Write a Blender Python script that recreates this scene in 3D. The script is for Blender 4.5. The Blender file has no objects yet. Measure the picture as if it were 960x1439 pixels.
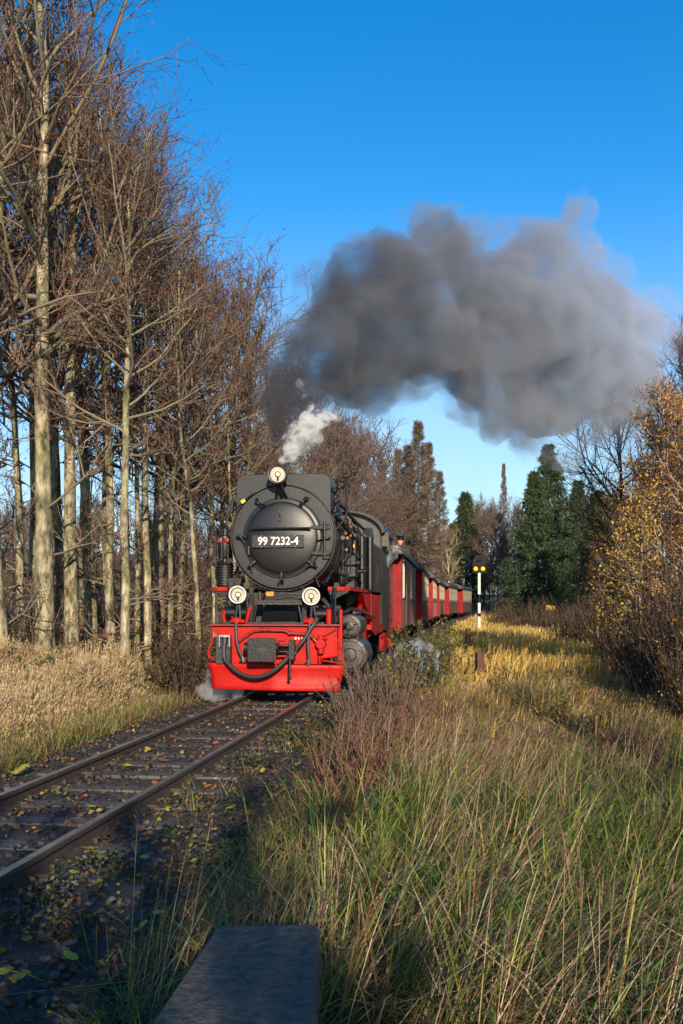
import bpy, bmesh, math, random
import numpy as np
from mathutils import Vector, Matrix, noise as mnoise

R = math.radians
SC = bpy.context.scene
COL = SC.collection

# ---------------------------------------------------------------- camera
cam_d = bpy.data.cameras.new('camera')
cam = bpy.data.objects.new('camera', cam_d)
COL.objects.link(cam)
cam.location = (0, 0, 1.63)
cam.rotation_euler = (R(90), 0, 0)
cam_d.sensor_fit = 'VERTICAL'
cam_d.sensor_height = 36.0
cam_d.lens = 35.0
cam_d.shift_y = 0.0907
cam_d.clip_start = 0.05
cam_d.clip_end = 4000
SC.camera = cam

# ---------------------------------------------------------------- sky, sun, exposure
SUN_ELEV = R(16.5)
SUN_AZ = R(173.0)          # compass bearing the light comes from: behind the camera, a little to its right
world = bpy.data.worlds.new('World')
SC.world = world
world.use_nodes = True
wn = world.node_tree
bg = wn.nodes['Background']
sky = wn.nodes.new('ShaderNodeTexSky')
sky.sky_type = 'NISHITA'
sky.sun_disc = False
sky.sun_elevation = SUN_ELEV
sky.sun_rotation = SUN_AZ
sky.altitude = 500
sky.air_density = 1.0
sky.dust_density = 0.6
sky.ozone_density = 2.5
hs = wn.nodes.new('ShaderNodeHueSaturation')
hs.inputs['Saturation'].default_value = 1.40
hs.inputs['Hue'].default_value = 0.502
wn.links.new(sky.outputs[0], hs.inputs['Color'])
# thin bright haze and veil cloud low in the sky, the same all round the horizon
tcw = wn.nodes.new('ShaderNodeTexCoord')
sep = wn.nodes.new('ShaderNodeSeparateXYZ')
wn.links.new(tcw.outputs['Generated'], sep.inputs[0])
hz = wn.nodes.new('ShaderNodeMapRange')
hz.interpolation_type = 'SMOOTHSTEP'
hz.inputs['From Min'].default_value = 0.40
hz.inputs['From Max'].default_value = 0.02
hz.inputs['To Min'].default_value = 0.0
hz.inputs['To Max'].default_value = 0.85
wn.links.new(sep.outputs['Z'], hz.inputs['Value'])
cn = wn.nodes.new('ShaderNodeTexNoise')
cn.inputs['Scale'].default_value = 5.0
cn.inputs['Detail'].default_value = 5.0
cmap = wn.nodes.new('ShaderNodeMapping')
cmap.inputs['Scale'].default_value = (1, 1, 2.5)
wn.links.new(tcw.outputs['Generated'], cmap.inputs[0])
wn.links.new(cmap.outputs[0], cn.inputs['Vector'])
cr_ = wn.nodes.new('ShaderNodeMapRange')
cr_.inputs['From Min'].default_value = 0.3
cr_.inputs['From Max'].default_value = 0.7
cr_.inputs['To Min'].default_value = 0.70
cr_.inputs['To Max'].default_value = 1.0
wn.links.new(cn.outputs['Fac'], cr_.inputs['Value'])
mul = wn.nodes.new('ShaderNodeMath')
mul.operation = 'MULTIPLY'
wn.links.new(hz.outputs[0], mul.inputs[0])
wn.links.new(cr_.outputs[0], mul.inputs[1])
wmx = wn.nodes.new('ShaderNodeMix')
wmx.data_type = 'RGBA'
wmx.inputs[7].default_value = (2.7, 3.35, 3.9, 1)
wn.links.new(mul.outputs[0], wmx.inputs['Factor'])
wn.links.new(hs.outputs[0], wmx.inputs[6])
wn.links.new(wmx.outputs[2], bg.inputs[0])
bg.inputs[1].default_value = 0.15

sd = bpy.data.lights.new('sun', 'SUN')
sd.energy = 4.8
sd.angle = R(0.53)
sd.color = (1.0, 0.85, 0.65)
sun = bpy.data.objects.new('sun', sd)
COL.objects.link(sun)
_sdir = Vector((math.sin(SUN_AZ) * math.cos(SUN_ELEV), math.cos(SUN_AZ) * math.cos(SUN_ELEV), math.sin(SUN_ELEV)))
sun.rotation_euler = _sdir.to_track_quat('Z', 'Y').to_euler()
sun.location = (4, -10, 12)

SC.view_settings.view_transform = 'Standard'
SC.view_settings.look = 'None'
SC.view_settings.gamma = 1.0
SC.view_settings.exposure = 0.55
SC.view_settings.use_curve_mapping = False
SC.render.engine = 'CYCLES'
cy = SC.cycles
cy.use_denoising = True
cy.max_bounces = 6
cy.diffuse_bounces = 2
cy.glossy_bounces = 2
cy.transmission_bounces = 3
cy.volume_bounces = 4
cy.transparent_max_bounces = 8
cy.volume_max_steps = 256
cy.use_adaptive_sampling = True
cy.adaptive_threshold = 0.015
cy.sample_clamp_indirect = 4.0
SC.render.film_transparent = False

# ---------------------------------------------------------------- materials
MATS = {}


def mat(name, col, rough=0.6, metal=0.0, var=0.25, scale=6.0, bump=0.0, bscale=40.0, col2=None, spec=0.5,
        attr=None, trans=0.0, emit=None, estr=0.0, coat=0.0, stretch=None, contrast=0.15):
    if name in MATS:
        return MATS[name]
    m = bpy.data.materials.new(name)
    m.use_nodes = True
    nt = m.node_tree
    b = nt.nodes['Principled BSDF']
    b.inputs['Roughness'].default_value = rough
    b.inputs['Metallic'].default_value = metal
    b.inputs['Specular IOR Level'].default_value = spec
    if coat:
        b.inputs['Coat Weight'].default_value = coat
        b.inputs['Coat Roughness'].default_value = 0.25
    tc = nt.nodes.new('ShaderNodeTexCoord')
    src = tc.outputs['Object']
    if stretch:
        mp = nt.nodes.new('ShaderNodeMapping')
        mp.inputs['Scale'].default_value = stretch
        nt.links.new(src, mp.inputs[0])
        src = mp.outputs[0]
    nz = nt.nodes.new('ShaderNodeTexNoise')
    nz.inputs['Scale'].default_value = scale
    nz.inputs['Detail'].default_value = 6
    nz.inputs['Roughness'].default_value = 0.65
    nt.links.new(src, nz.inputs['Vector'])
    rp = nt.nodes.new('ShaderNodeValToRGB')
    rp.color_ramp.elements[0].position = 0.5 - contrast
    rp.color_ramp.elements[1].position = 0.5 + contrast
    nt.links.new(nz.outputs['Fac'], rp.inputs[0])
    if attr:
        at = nt.nodes.new('ShaderNodeAttribute')
        at.attribute_name = attr
        mx = nt.nodes.new('ShaderNodeMix')
        mx.data_type = 'RGBA'
        mx.blend_type = 'MULTIPLY'
        mx.inputs['Factor'].default_value = 1.0
        rp.color_ramp.elements[0].color = (1 - var, 1 - var, 1 - var, 1)
        rp.color_ramp.elements[1].color = (1 + var, 1 + var, 1 + var, 1)
        nt.links.new(at.outputs['Color'], mx.inputs[6])
        nt.links.new(rp.outputs[0], mx.inputs[7])
        out = mx.outputs[2]
    else:
        c2 = col2 if col2 else tuple(c * (1 - var) for c in col)
        rp.color_ramp.elements[0].color = (*c2, 1)
        rp.color_ramp.elements[1].color = (*[c * (1 + (0 if col2 else var)) for c in col], 1)
        out = rp.outputs[0]
    nt.links.new(out, b.inputs['Base Color'])
    if bump:
        n2 = nt.nodes.new('ShaderNodeTexNoise')
        n2.inputs['Scale'].default_value = bscale
        n2.inputs['Detail'].default_value = 5
        nt.links.new(src, n2.inputs['Vector'])
        bp = nt.nodes.new('ShaderNodeBump')
        bp.inputs['Strength'].default_value = bump
        bp.inputs['Distance'].default_value = 0.02
        nt.links.new(n2.outputs['Fac'], bp.inputs['Height'])
        nt.links.new(bp.outputs[0], b.inputs['Normal'])
    if trans:
        tr = nt.nodes.new('ShaderNodeBsdfTranslucent')
        nt.links.new(out, tr.inputs['Color'])
        ms = nt.nodes.new('ShaderNodeMixShader')
        ms.inputs[0].default_value = trans
        nt.links.new(b.outputs[0], ms.inputs[1])
        nt.links.new(tr.outputs[0], ms.inputs[2])
        nt.links.new(ms.outputs[0], nt.nodes['Material Output'].inputs['Surface'])
    if emit:
        b.inputs['Emission Color'].default_value = (*emit, 1)
        b.inputs['Emission Strength'].default_value = estr
    MATS[name] = m
    return m


M_black = mat('black_paint', (0.007, 0.007, 0.0075), 0.36, var=0.5, scale=3.0, bump=0.12, bscale=14, col2=(0.005, 0.005, 0.005), coat=0.15)
M_blackrough = mat('sooty_iron', (0.010, 0.0095, 0.009), 0.5, col2=(0.0035, 0.0035, 0.0035), scale=9, bump=0.3, bscale=30)
M_door = mat('smokebox_black', (0.009, 0.009, 0.0092), 0.42, col2=(0.0045, 0.0045, 0.0046), scale=2.2, bump=0.08, bscale=9)
M_ring = mat('smokebox_ring_grey', (0.017, 0.0175, 0.0175), 0.42, col2=(0.009, 0.0093, 0.0093), scale=3, bump=0.08, bscale=12)
M_steel = mat('oily_steel', (0.065, 0.058, 0.050), 0.45, metal=0.35, col2=(0.024, 0.022, 0.020), scale=10, bump=0.2, bscale=40)
M_bright = mat('worn_bright_steel', (0.42, 0.42, 0.43), 0.35, metal=0.8, var=0.3, scale=12)
M_olive = mat('dusty_black_sheet', (0.034, 0.030, 0.022), 0.42, col2=(0.014, 0.012, 0.010), scale=1.4, bump=0.08, bscale=6, stretch=(1, 1, 0.25))
M_red = mat('red_paint', (0.54, 0.009, 0.005), 0.5, col2=(0.24, 0.008, 0.005), scale=4, bump=0.16, bscale=22, spec=0.2, contrast=0.32)
M_darkred = mat('dull_red_paint', (0.20, 0.012, 0.012), 0.5, var=0.4, scale=12, bump=0.1)
M_brass = mat('brass', (0.45, 0.24, 0.06), 0.4, metal=0.7, var=0.3, scale=20)
M_yellow = mat('yellow_plastic', (0.75, 0.42, 0.02), 0.5, var=0.2)
M_white = mat('white_paint', (0.66, 0.65, 0.60), 0.5, var=0.12, scale=9)
M_letter = mat('cream_lettering', (0.74, 0.71, 0.62), 0.55, var=0.1)
M_lamp = mat('lamp_reflector', (0.40, 0.37, 0.28), 0.28, var=0.06, emit=(1.0, 0.9, 0.68), estr=0.03)
M_bulb = mat('lamp_bulb', (0.8, 0.75, 0.6), 0.2, var=0.02, emit=(1.0, 0.92, 0.72), estr=0.35)
M_glass = mat('dark_glass', (0.02, 0.024, 0.028), 0.08, var=0.1, spec=0.8)
M_rubber = mat('black_rubber', (0.024, 0.024, 0.025), 0.5, var=0.3, scale=30, bump=0.2, bscale=60)
M_copper = mat('copper_pipe', (0.30, 0.13, 0.07), 0.42, metal=0.6, var=0.4, scale=14)


# ---------------------------------------------------------------- object helpers
def link(o, parent=None):
    COL.objects.link(o)
    if parent is not None:
        o.parent = parent
    return o


def tag(o, label=None, cat=None, group=None, kind=None):
    if label:
        o['label'] = label
    if cat:
        o['category'] = cat
    if group:
        o['group'] = group
    if kind:
        o['kind'] = kind
    return o


def empty(name, loc=(0, 0, 0), rz=0.0):
    o = bpy.data.objects.new(name, None)
    o.empty_display_size = 0.3
    link(o)
    o.location = loc
    o.rotation_euler = (0, 0, rz)
    return o


def children(o):
    return [c for c in COL.objects if c.parent == o]


def copy_tree(o, kids, loc, rz=0.0, scale=1.0, tilt=(0.0, 0.0)):
    """copy a thing and its parts (one level); kids is the list of its parts"""
    c = o.copy()
    COL.objects.link(c)
    c.location = loc
    c.rotation_euler = (tilt[0], tilt[1], rz)
    c.scale = (scale,) * 3 if not isinstance(scale, (tuple, list)) else scale
    for k in kids:
        d = k.copy()
        COL.objects.link(d)
        d.parent = c
    return c


def mesh_np(name, verts, faces_list, material=None, parent=None, cols=None, smooth=False):
    """faces_list: list of int arrays (n,k); verts (n,3)."""
    me = bpy.data.meshes.new(name)
    verts = np.asarray(verts, dtype=np.float32)
    me.vertices.add(len(verts))
    me.vertices.foreach_set('co', verts.ravel())
    faces_list = [np.asarray(f, dtype=np.int32) for f in faces_list if len(f)]
    loops = np.concatenate([f.ravel() for f in faces_list])
    tot = np.concatenate([np.full(len(f), f.shape[1], dtype=np.int32) for f in faces_list])
    start = np.concatenate(([0], np.cumsum(tot)[:-1])).astype(np.int32)
    me.loops.add(len(loops))
    me.loops.foreach_set('vertex_index', loops)
    me.polygons.add(len(tot))
    me.polygons.foreach_set('loop_start', start)
    me.polygons.foreach_set('loop_total', tot)
    if smooth:
        me.polygons.foreach_set('use_smooth', np.ones(len(tot), dtype=bool))
    me.update(calc_edges=True)
    if cols is not None:
        a = me.color_attributes.new('Col', 'FLOAT_COLOR', 'POINT')
        c4 = np.ones((len(verts), 4), dtype=np.float32)
        c4[:, :3] = cols
        a.data.foreach_set('color', c4.ravel())
    if material:
        me.materials.append(material)
    o = bpy.data.objects.new(name, me)
    link(o, parent)
    return o


class MB:
    """collects shapes into one mesh"""

    def __init__(self):
        self.v = []
        self.f = []
        self.mi = []
        self.cur = 0

    def add(self, vs, fs):
        b = len(self.v)
        self.v += [tuple(p) for p in vs]
        for f in fs:
            self.f.append([b + i for i in f])
            self.mi.append(self.cur)
        return self

    def box(self, x0, x1, y0, y1, z0, z1):
        vs = [(x, y, z) for z in (z0, z1) for y in (y0, y1) for x in (x0, x1)]
        return self.add(vs, [(0, 2, 3, 1), (4, 5, 7, 6), (0, 1, 5, 4), (2, 6, 7, 3), (0, 4, 6, 2), (1, 3, 7, 5)])

    def tube(self, pts, r, seg=8, cap=True):
        pts = [Vector(p) for p in pts]
        n = len(pts)
        rs = r if isinstance(r, (list, tuple)) else [r] * n
        tans = []
        for i in range(n):
            a = pts[max(i - 1, 0)]
            b = pts[min(i + 1, n - 1)]
            t = (b - a)
            tans.append(t.normalized() if t.length > 1e-9 else Vector((0, 0, 1)))
        ref = Vector((0, 0, 1)) if abs(tans[0].z) < 0.9 else Vector((1, 0, 0))
        u = tans[0].cross(ref).normalized()
        vs = []
        for i in range(n):
            u = (u - tans[i] * u.dot(tans[i]))
            u = u.normalized() if u.length > 1e-6 else tans[i].orthogonal().normalized()
            w = tans[i].cross(u)
            for k in range(seg):
                a = 2 * math.pi * k / seg
                vs.append(pts[i] + (u * math.cos(a) + w * math.sin(a)) * rs[i])
        fs = []
        for i in range(n - 1):
            for k in range(seg):
                k2 = (k + 1) % seg
                fs.append((i * seg + k, i * seg + k2, (i + 1) * seg + k2, (i + 1) * seg + k))
        if cap:
            fs.append(tuple(reversed(range(seg))))
            fs.append(tuple(range((n - 1) * seg, n * seg)))
        return self.add(vs, fs)

    def cyl(self, a, b, r, r2=None, seg=20):
        return self.tube([a, b], [r, r if r2 is None else r2], seg)

    def lathe(self, origin, axis, prof, seg=32, cap=True):
        """prof: (distance along axis, radius)"""
        ax = Vector(axis).normalized()
        ref = Vector((0, 0, 1)) if abs(ax.z) < 0.9 else Vector((1, 0, 0))
        u = ax.cross(ref).normalized()
        w = ax.cross(u)
        o = Vector(origin)
        vs = []
        for d, r in prof:
            for k in range(seg):
                a = 2 * math.pi * k / seg
                vs.append(o + ax * d + (u * math.cos(a) + w * math.sin(a)) * max(r, 1e-4))
        fs = []
        n = len(prof)
        for i in range(n - 1):
            for k in range(seg):
                k2 = (k + 1) % seg
                fs.append((i * seg + k, i * seg + k2, (i + 1) * seg + k2, (i + 1) * seg + k))
        if cap:
            fs.append(tuple(reversed(range(seg))))
            fs.append(tuple(range((n - 1) * seg, n * seg)))
        return self.add(vs, fs)

    def prism(self, poly, axis, a, b):
        """extrude a 2-D polygon; axis 'x': poly=(y,z), 'y': poly=(x,z), 'z': poly=(x,y)"""
        def p3(p, t):
            return {'x': (t, p[0], p[1]), 'y': (p[0], t, p[1]), 'z': (p[0], p[1], t)}[axis]
        n = len(poly)
        vs = [p3(p, a) for p in poly] + [p3(p, b) for p in poly]
        fs = [tuple(range(n)), tuple(reversed(range(n, 2 * n)))]
        for i in range(n):
            j = (i + 1) % n
            fs.append((i, i + n, j + n, j))
        return self.add(vs, fs)

    def sheet(self, grid):
        """grid: rows of points"""
        n, m = len(grid), len(grid[0])
        vs = [p for row in grid for p in row]
        fs = [(i * m + j, i * m + j + 1, (i + 1) * m + j + 1, (i + 1) * m + j) for i in range(n - 1) for j in range(m - 1)]
        return self.add(vs, fs)

    def build(self, name, material, parent=None, bev=0.0, solid=0.0, sharp=35):
        me = bpy.data.meshes.new(name)
        me.from_pydata(self.v, [], self.f)
        bm = bmesh.new()
        bm.from_mesh(me)
        bmesh.ops.recalc_face_normals(bm, faces=bm.faces)
        bm.to_mesh(me)
        bm.free()
        for m in (material if isinstance(material, (list, tuple)) else [material]):
            me.materials.append(m)
        if any(self.mi):
            me.polygons.foreach_set('material_index', np.array(self.mi, dtype=np.int32))
        me.polygons.foreach_set('use_smooth', np.ones(len(me.polygons), dtype=bool))
        me.set_sharp_from_angle(angle=R(sharp))
        o = bpy.data.objects.new(name, me)
        link(o, parent)
        if solid:
            s = o.modifiers.new('Solidify', 'SOLIDIFY')
            s.thickness = solid
            s.offset = 0
        if bev:
            b = o.modifiers.new('Bevel', 'BEVEL')
            b.width = bev
            b.segments = 2
            b.limit_method = 'ANGLE'
            b.angle_limit = R(40)
        return o


def rrect(cx, cy_, w, h, r, n=5):
    """rounded rectangle outline"""
    pts = []
    for qx, qy, a0 in ((1, 1, 0), (-1, 1, 90), (-1, -1, 180), (1, -1, 270)):
        for i in range(n + 1):
            a = R(a0 + 90 * i / n)
            pts.append((cx + qx * (w / 2 - r) + r * math.cos(a), cy_ + qy * (h / 2 - r) + r * math.sin(a)))
    return pts


def text_mesh(name, body, size, material, parent, extrude=0.004, sx=1.0):
    c = bpy.data.curves.new(name, 'FONT')
    c.body = body
    c.size = size
    c.align_x = 'CENTER'
    c.align_y = 'CENTER'
    c.extrude = extrude
    c.offset = size * 0.012
    t = bpy.data.objects.new(name + '_src', c)
    COL.objects.link(t)
    dg = bpy.context.evaluated_depsgraph_get()
    me = bpy.data.meshes.new_from_object(t.evaluated_get(dg))
    bpy.data.objects.remove(t)
    for v in me.vertices:
        v.co.x *= sx
    me.materials.clear()
    me.materials.append(material)
    o = bpy.data.objects.new(name, me)
    link(o, parent)
    return o


# ---------------------------------------------------------------- the line of the track
TRK = [(-3.72, -5.0), (-3.08, 0.0), (-2.40, 5.2), (-2.09, 7.5), (-1.06, 15.5), (-0.46, 20.5), (0.30, 27.0), (1.50, 37.0), (3.20, 50.0), (5.05, 63.5), (7.0, 75.0), (9.6, 87.0), (12.3, 99.0), (15.6, 112.0), (20.5, 128.0), (27.0, 146.0)]
_ty = np.array([p[1] for p in TRK])
_tx = np.array([p[0] for p in TRK])


def _smooth_line():
    ys = np.arange(-5, 146, 0.5)
    xs = np.interp(ys, _ty, _tx)
    k = np.ones(13) / 13
    xp = np.pad(xs, 6, mode='reflect', reflect_type='odd')
    return ys, np.convolve(xp, k, 'valid')


TY, TX = _smooth_line()


def track_x(y):
    return np.interp(y, TY, TX)


def track_s(x, y):
    """signed sideways distance from the track, right is positive"""
    return (x - track_x(y)) * 0.99


def gz(x, y):
    """ground height (numpy friendly)"""
    x = np.asarray(x, dtype=float)
    y = np.asarray(y, dtype=float)
    s = track_s(x, y)
    left = np.clip((-s - 2.2) / 6.0, 0, 1)
    right = np.clip((s - 2.0) / 8.0, 0, 1)
    z = 0.42 * left * left * (3 - 2 * left) + 0.10 * np.sin(x * 0.7 + y * 0.33) * np.clip((np.abs(s) - 2) / 3, 0, 1) * 0.5
    z = z - 0.06 * right
    z = z + 0.03 * np.sin(x * 2.1 + 1.3) * np.sin(y * 1.7) * np.clip((np.abs(s) - 1.7), 0, 1)
    # wooded rise far behind, higher on the left
    far = np.clip((y - 62) / 80.0, 0, 1)
    lf = np.clip((-s - 6) / 40.0, 0, 1)
    z = z + far * far * (3 - 2 * far) * (2.0 + 6.0 * lf + 5.0 * np.clip((s - 6) / 40.0, 0, 1))
    z = z + 3.0 * np.clip((-x - 22) / 60, 0, 1)
    return z - 0.05 * np.exp(-(s / 1.7) ** 4)


def explode(o, stuff=False):
    """split one part into a part per separate piece (pieces whose boxes touch stay together)"""
    me = o.data
    n = len(me.vertices)
    par = list(range(n))

    def find(a):
        while par[a] != a:
            par[a] = par[par[a]]
            a = par[a]
        return a
    for e in me.edges:
        a, b = find(e.vertices[0]), find(e.vertices[1])
        if a != b:
            par[a] = b
    groups = {}
    for i in range(n):
        groups.setdefault(find(i), []).append(i)
    co = np.array([v.co[:] for v in me.vertices])
    cl = [[set(g), co[g].min(0) - 0.004, co[g].max(0) + 0.004] for g in groups.values()]
    merged = True
    while merged:
        merged = False
        for i in range(len(cl)):
            for j in range(i + 1, len(cl)):
                if np.all(cl[i][1] <= cl[j][2]) and np.all(cl[j][1] <= cl[i][2]):
                    cl[i] = [cl[i][0] | cl[j][0], np.minimum(cl[i][1], cl[j][1]), np.maximum(cl[i][2], cl[j][2])]
                    del cl[j]
                    merged = True
                    break
            if merged:
                break
    if len(cl) == 1:
        return [o]
    out = []
    name = o.name.split('.')[0]
    faces = [tuple(p.vertices) for p in me.polygons]
    mods = [(m.type, getattr(m, 'width', 0), getattr(m, 'thickness', 0)) for m in o.modifiers]
    for g, _, _ in cl:
        ids = sorted(g)
        mp = {v: k for k, v in enumerate(ids)}
        mb = MB()
        mb.v = [tuple(co[v]) for v in ids]
        mb.f = [[mp[v] for v in f] for f in faces if f[0] in g]
        mb.mi = [0] * len(mb.f)
        q = mb.build(name, me.materials[0], o.parent, bev=max([w for t, w, _ in mods if t == 'BEVEL'], default=0), solid=max([h for t, _, h in mods if t == 'SOLIDIFY'], default=0))
        q.matrix_parent_inverse = o.matrix_parent_inverse
        q.location = o.location
        q.rotation_euler = o.rotation_euler
        out.append(q)
    bpy.data.objects.remove(o)
    return out
# ================================================================ the ground
M_soil = mat('forest_soil', (0.115, 0.082, 0.042), 0.95, col2=(0.045, 0.036, 0.020), scale=1.7, bump=0.8, bscale=18, contrast=0.2)
M_bed = mat('dark_ballast_soil', (0.050, 0.042, 0.036), 0.9, col2=(0.018, 0.015, 0.013), scale=14, bump=1.0, bscale=45)


def build_ground():
    xs = np.unique(np.concatenate([-np.geomspace(14, 700, 26), np.arange(-14, 14.01, 0.35), np.geomspace(14, 700, 26)]))
    ys = np.unique(np.concatenate([-np.geomspace(12, 500, 16), np.arange(-12, 40, 0.4), np.geomspace(40, 1200, 50)]))
    gx, gy = np.meshgrid(xs, ys)
    z = gz(gx, gy)
    n, m = gx.shape
    idx = np.arange(n * m).reshape(n, m)
    f = np.stack([idx[:-1, :-1], idx[:-1, 1:], idx[1:, 1:], idx[1:, :-1]], -1).reshape(-1, 4)
    o = mesh_np('ground', np.stack([gx, gy, z], -1).reshape(-1, 3), [f], M_soil, smooth=True)
    tag(o, kind='structure')


build_ground()

# ---------------------------------------------------------------- ballast bed
rng = np.random.default_rng(5)


def frame_at(y):
    """track point, unit right vector and unit forward vector at forward distance y"""
    x0, x1 = track_x(y - 0.25), track_x(y + 0.25)
    t = Vector((x1 - x0, 0.5, 0)).normalized()
    return Vector((float(track_x(y)), y, 0)), Vector((t.y, -t.x, 0)), t


def build_bed():
    prof = [(-1.75, -0.10), (-1.45, 0.02), (-1.1, 0.05), (-0.5, 0.045), (0, 0.05), (0.5, 0.045), (1.1, 0.05), (1.6, 0.02), (2.1, -0.10)]
    rows = []
    for y in np.concatenate([np.arange(-4, 30, 0.25), np.arange(30, 140, 2.0)]):
        p, r, t = frame_at(float(y))
        rows.append([p + r * s + Vector((0, 0, z + rng.normal(0, 0.006))) for s, z in prof])
    o = MB().sheet(rows).build('ballast', M_bed, sharp=180)
    tag(o, kind='structure')
    return o


BED = build_bed()

# ---------------------------------------------------------------- track: rails and sleepers
M_rail = mat('rusty_rail', (0.070, 0.046, 0.032), 0.75, col2=(0.036, 0.026, 0.020), scale=18, bump=0.3, bscale=60)
M_railtop = mat('worn_rail_head', (0.34, 0.31, 0.28), 0.33, metal=0.75, var=0.35, scale=8)
M_sleeper = mat('weathered_sleeper', (0.115, 0.105, 0.096), 0.75, col2=(0.040, 0.036, 0.033), scale=4, bump=0.5, bscale=30, stretch=(0.4, 5, 1))
track = empty('railway_track', (-2.4, 5.2, 0.0))
tag(track, 'single railway track with two rusty rails running under the steam locomotive', 'railway track')


def to_local(o, parent):
    o.parent = parent
    o.matrix_parent_inverse = Matrix.Translation(-parent.location)


RAIL_TOP = 0.18


def build_rails():
    prof = [(-0.055, 0.0), (-0.055, 0.012), (-0.012, 0.028), (-0.009, 0.09), (-0.031, 0.103), (-0.032, 0.128), (-0.026, 0.136),
            (0.026, 0.136), (0.032, 0.128), (0.031, 0.103), (0.009, 0.09), (0.012, 0.028), (0.055, 0.012), (0.055, 0.0)]
    z0 = RAIL_TOP - 0.136
    for off in (-0.53, 0.53):
        mb = MB()
        ys = np.concatenate([np.arange(-4, 30, 0.5), np.arange(30, 140, 2.0)])
        rows = []
        for y in ys:
            p, r, t = frame_at(float(y))
            rows.append([p + r * (off + a) + Vector((0, 0, z0 + b)) for a, b in prof])
        n = len(prof)
        vs = [q for row in rows for q in row]
        fs, mi = [], []
        for i in range(len(rows) - 1):
            for k in range(n):
                k2 = (k + 1) % n
                fs.append((i * n + k, i * n + k2, (i + 1) * n + k2, (i + 1) * n + k))
                mi.append(1 if k == 6 else 0)
        mb.add(vs, fs)
        mb.mi = mi
        o = mb.build('rail', [M_rail, M_railtop], None, sharp=30)
        to_local(o, track)


build_rails()


def build_sleepers():
    mb = MB()
    mb.box(-0.95, 0.95, -0.11, 0.11, -0.10, 0.0)
    first = mb.build('sleeper', M_sleeper, None, bev=0.012)
    # chair and clip that hold the rail
    c = MB()
    for s in (-0.53, 0.53):
        c.box(s - 0.10, s + 0.10, -0.075, 0.075, 0.0, 0.016)
        for q in (-0.078, 0.078):
            c.cyl((s + q, 0.03, 0.016), (s + q, 0.03, 0.05), 0.016, seg=6)
    clips = explode(c.build('rail_chair', M_rail, first))
    y = 2.6
    k = 0
    r2 = np.random.default_rng(8)
    while y < 21.0:
        p, r, t = frame_at(y)
        o = first if k == 0 else first.copy()
        if k:
            COL.objects.link(o)
            for cl in clips:
                q = cl.copy()
                COL.objects.link(q)
                q.parent = o
        to_local(o, track)
        o.location = p + Vector((0, 0, 0.066 + r2.uniform(-0.014, 0.008)))
        o.rotation_euler = (0, 0, math.atan2(r.y, r.x) + r2.normal(0, 0.01))
        y += 0.66
        k += 1


build_sleepers()

# ---------------------------------------------------------------- ballast stones
M_stone = [mat('ballast_stone_grey', (0.16, 0.15, 0.14), 0.8, col2=(0.06, 0.056, 0.052), scale=25, bump=0.4, bscale=60),
           mat('ballast_stone_brown', (0.15, 0.112, 0.082), 0.8, col2=(0.06, 0.044, 0.034), scale=25, bump=0.4, bscale=60),
           mat('ballast_stone_dark', (0.070, 0.064, 0.062), 0.7, col2=(0.024, 0.022, 0.022), scale=25, bump=0.4, bscale=60)]


def stone_shape(seed):
    r = np.random.default_rng(seed)
    bm = bmesh.new()
    bmesh.ops.create_icosphere(bm, subdivisions=1, radius=1.0)
    for v in bm.verts:
        v.co *= r.uniform(0.72, 1.12)
        v.co.x *= 1.15
        v.co.z *= 0.72
    co = np.array([v.co[:] for v in bm.verts])
    fa = np.array([[v.index for v in f.verts] for f in bm.faces])
    bm.free()
    return co, fa


SHAPES = [stone_shape(40 + i) for i in range(7)]


def build_stones():
    r = np.random.default_rng(21)
    meshes = []
    for i, (co, fa) in enumerate(SHAPES):
        o = mesh_np('stone', co, [fa], M_stone[i % 3], BED)
        meshes.append(o)
    pos = []
    # nearest stones, right of the rail in the left bottom corner and between the rails
    while len(pos) < 290:
        y = r.uniform(3.55, 7.0)
        s = r.uniform(0.62, 1.75) if r.random() < 0.72 else r.uniform(-0.46, 0.46)
        x = float(track_x(y)) + s
        if (x / y) * 1400 < -500 or (x / y) * 1400 > -170:
            continue
        pos.append((x, y, s))
    for i, (x, y, s) in enumerate(pos):
        k = int(r.integers(len(meshes)))
        o = meshes[i] if i < len(meshes) else meshes[k].copy()
        if i >= len(meshes):
            COL.objects.link(o)
        sz = r.uniform(0.016, 0.032)
        o.location = (x, y, 0.045 + 0.25 * sz - 0.03 * max(0, abs(s) - 1.1))
        o.rotation_euler = (r.uniform(-0.5, 0.5), r.uniform(-0.5, 0.5), r.uniform(0, 6.28))
        o.scale = (sz,) * 3
    # all the others in one mesh
    N = 12000
    y = 2.4 + 24 * r.random(N) ** 1.5
    s = r.uniform(-1.5, 1.9, N)
    x = track_x(y) + s
    sz = r.uniform(0.011, 0.028, N)
    V, F = [], []
    b = 0
    for i in range(N):
        co, fa = SHAPES[i % len(SHAPES)]
        a = r.uniform(0, 6.28)
        c, sn = math.cos(a), math.sin(a)
        q = co * sz[i]
        rot = np.stack([q[:, 0] * c - q[:, 1] * sn, q[:, 0] * sn + q[:, 1] * c, q[:, 2]], 1)
        V.append(rot + (x[i], y[i], 0.038 - 0.05 * max(0, abs(s[i]) - 1.2)))
        F.append(fa + b)
        b += len(co)
    o = mesh_np('ballast_stones', np.concatenate(V), [np.concatenate(F)], M_stone[2], BED)
    o['kind'] = 'stuff'


build_stones()

# ---------------------------------------------------------------- the concrete block in front
M_conc = mat('dark_weathered_concrete', (0.165, 0.145, 0.118), 0.95, col2=(0.024, 0.021, 0.018), scale=30, bump=1.0, bscale=80, contrast=0.22)


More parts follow.
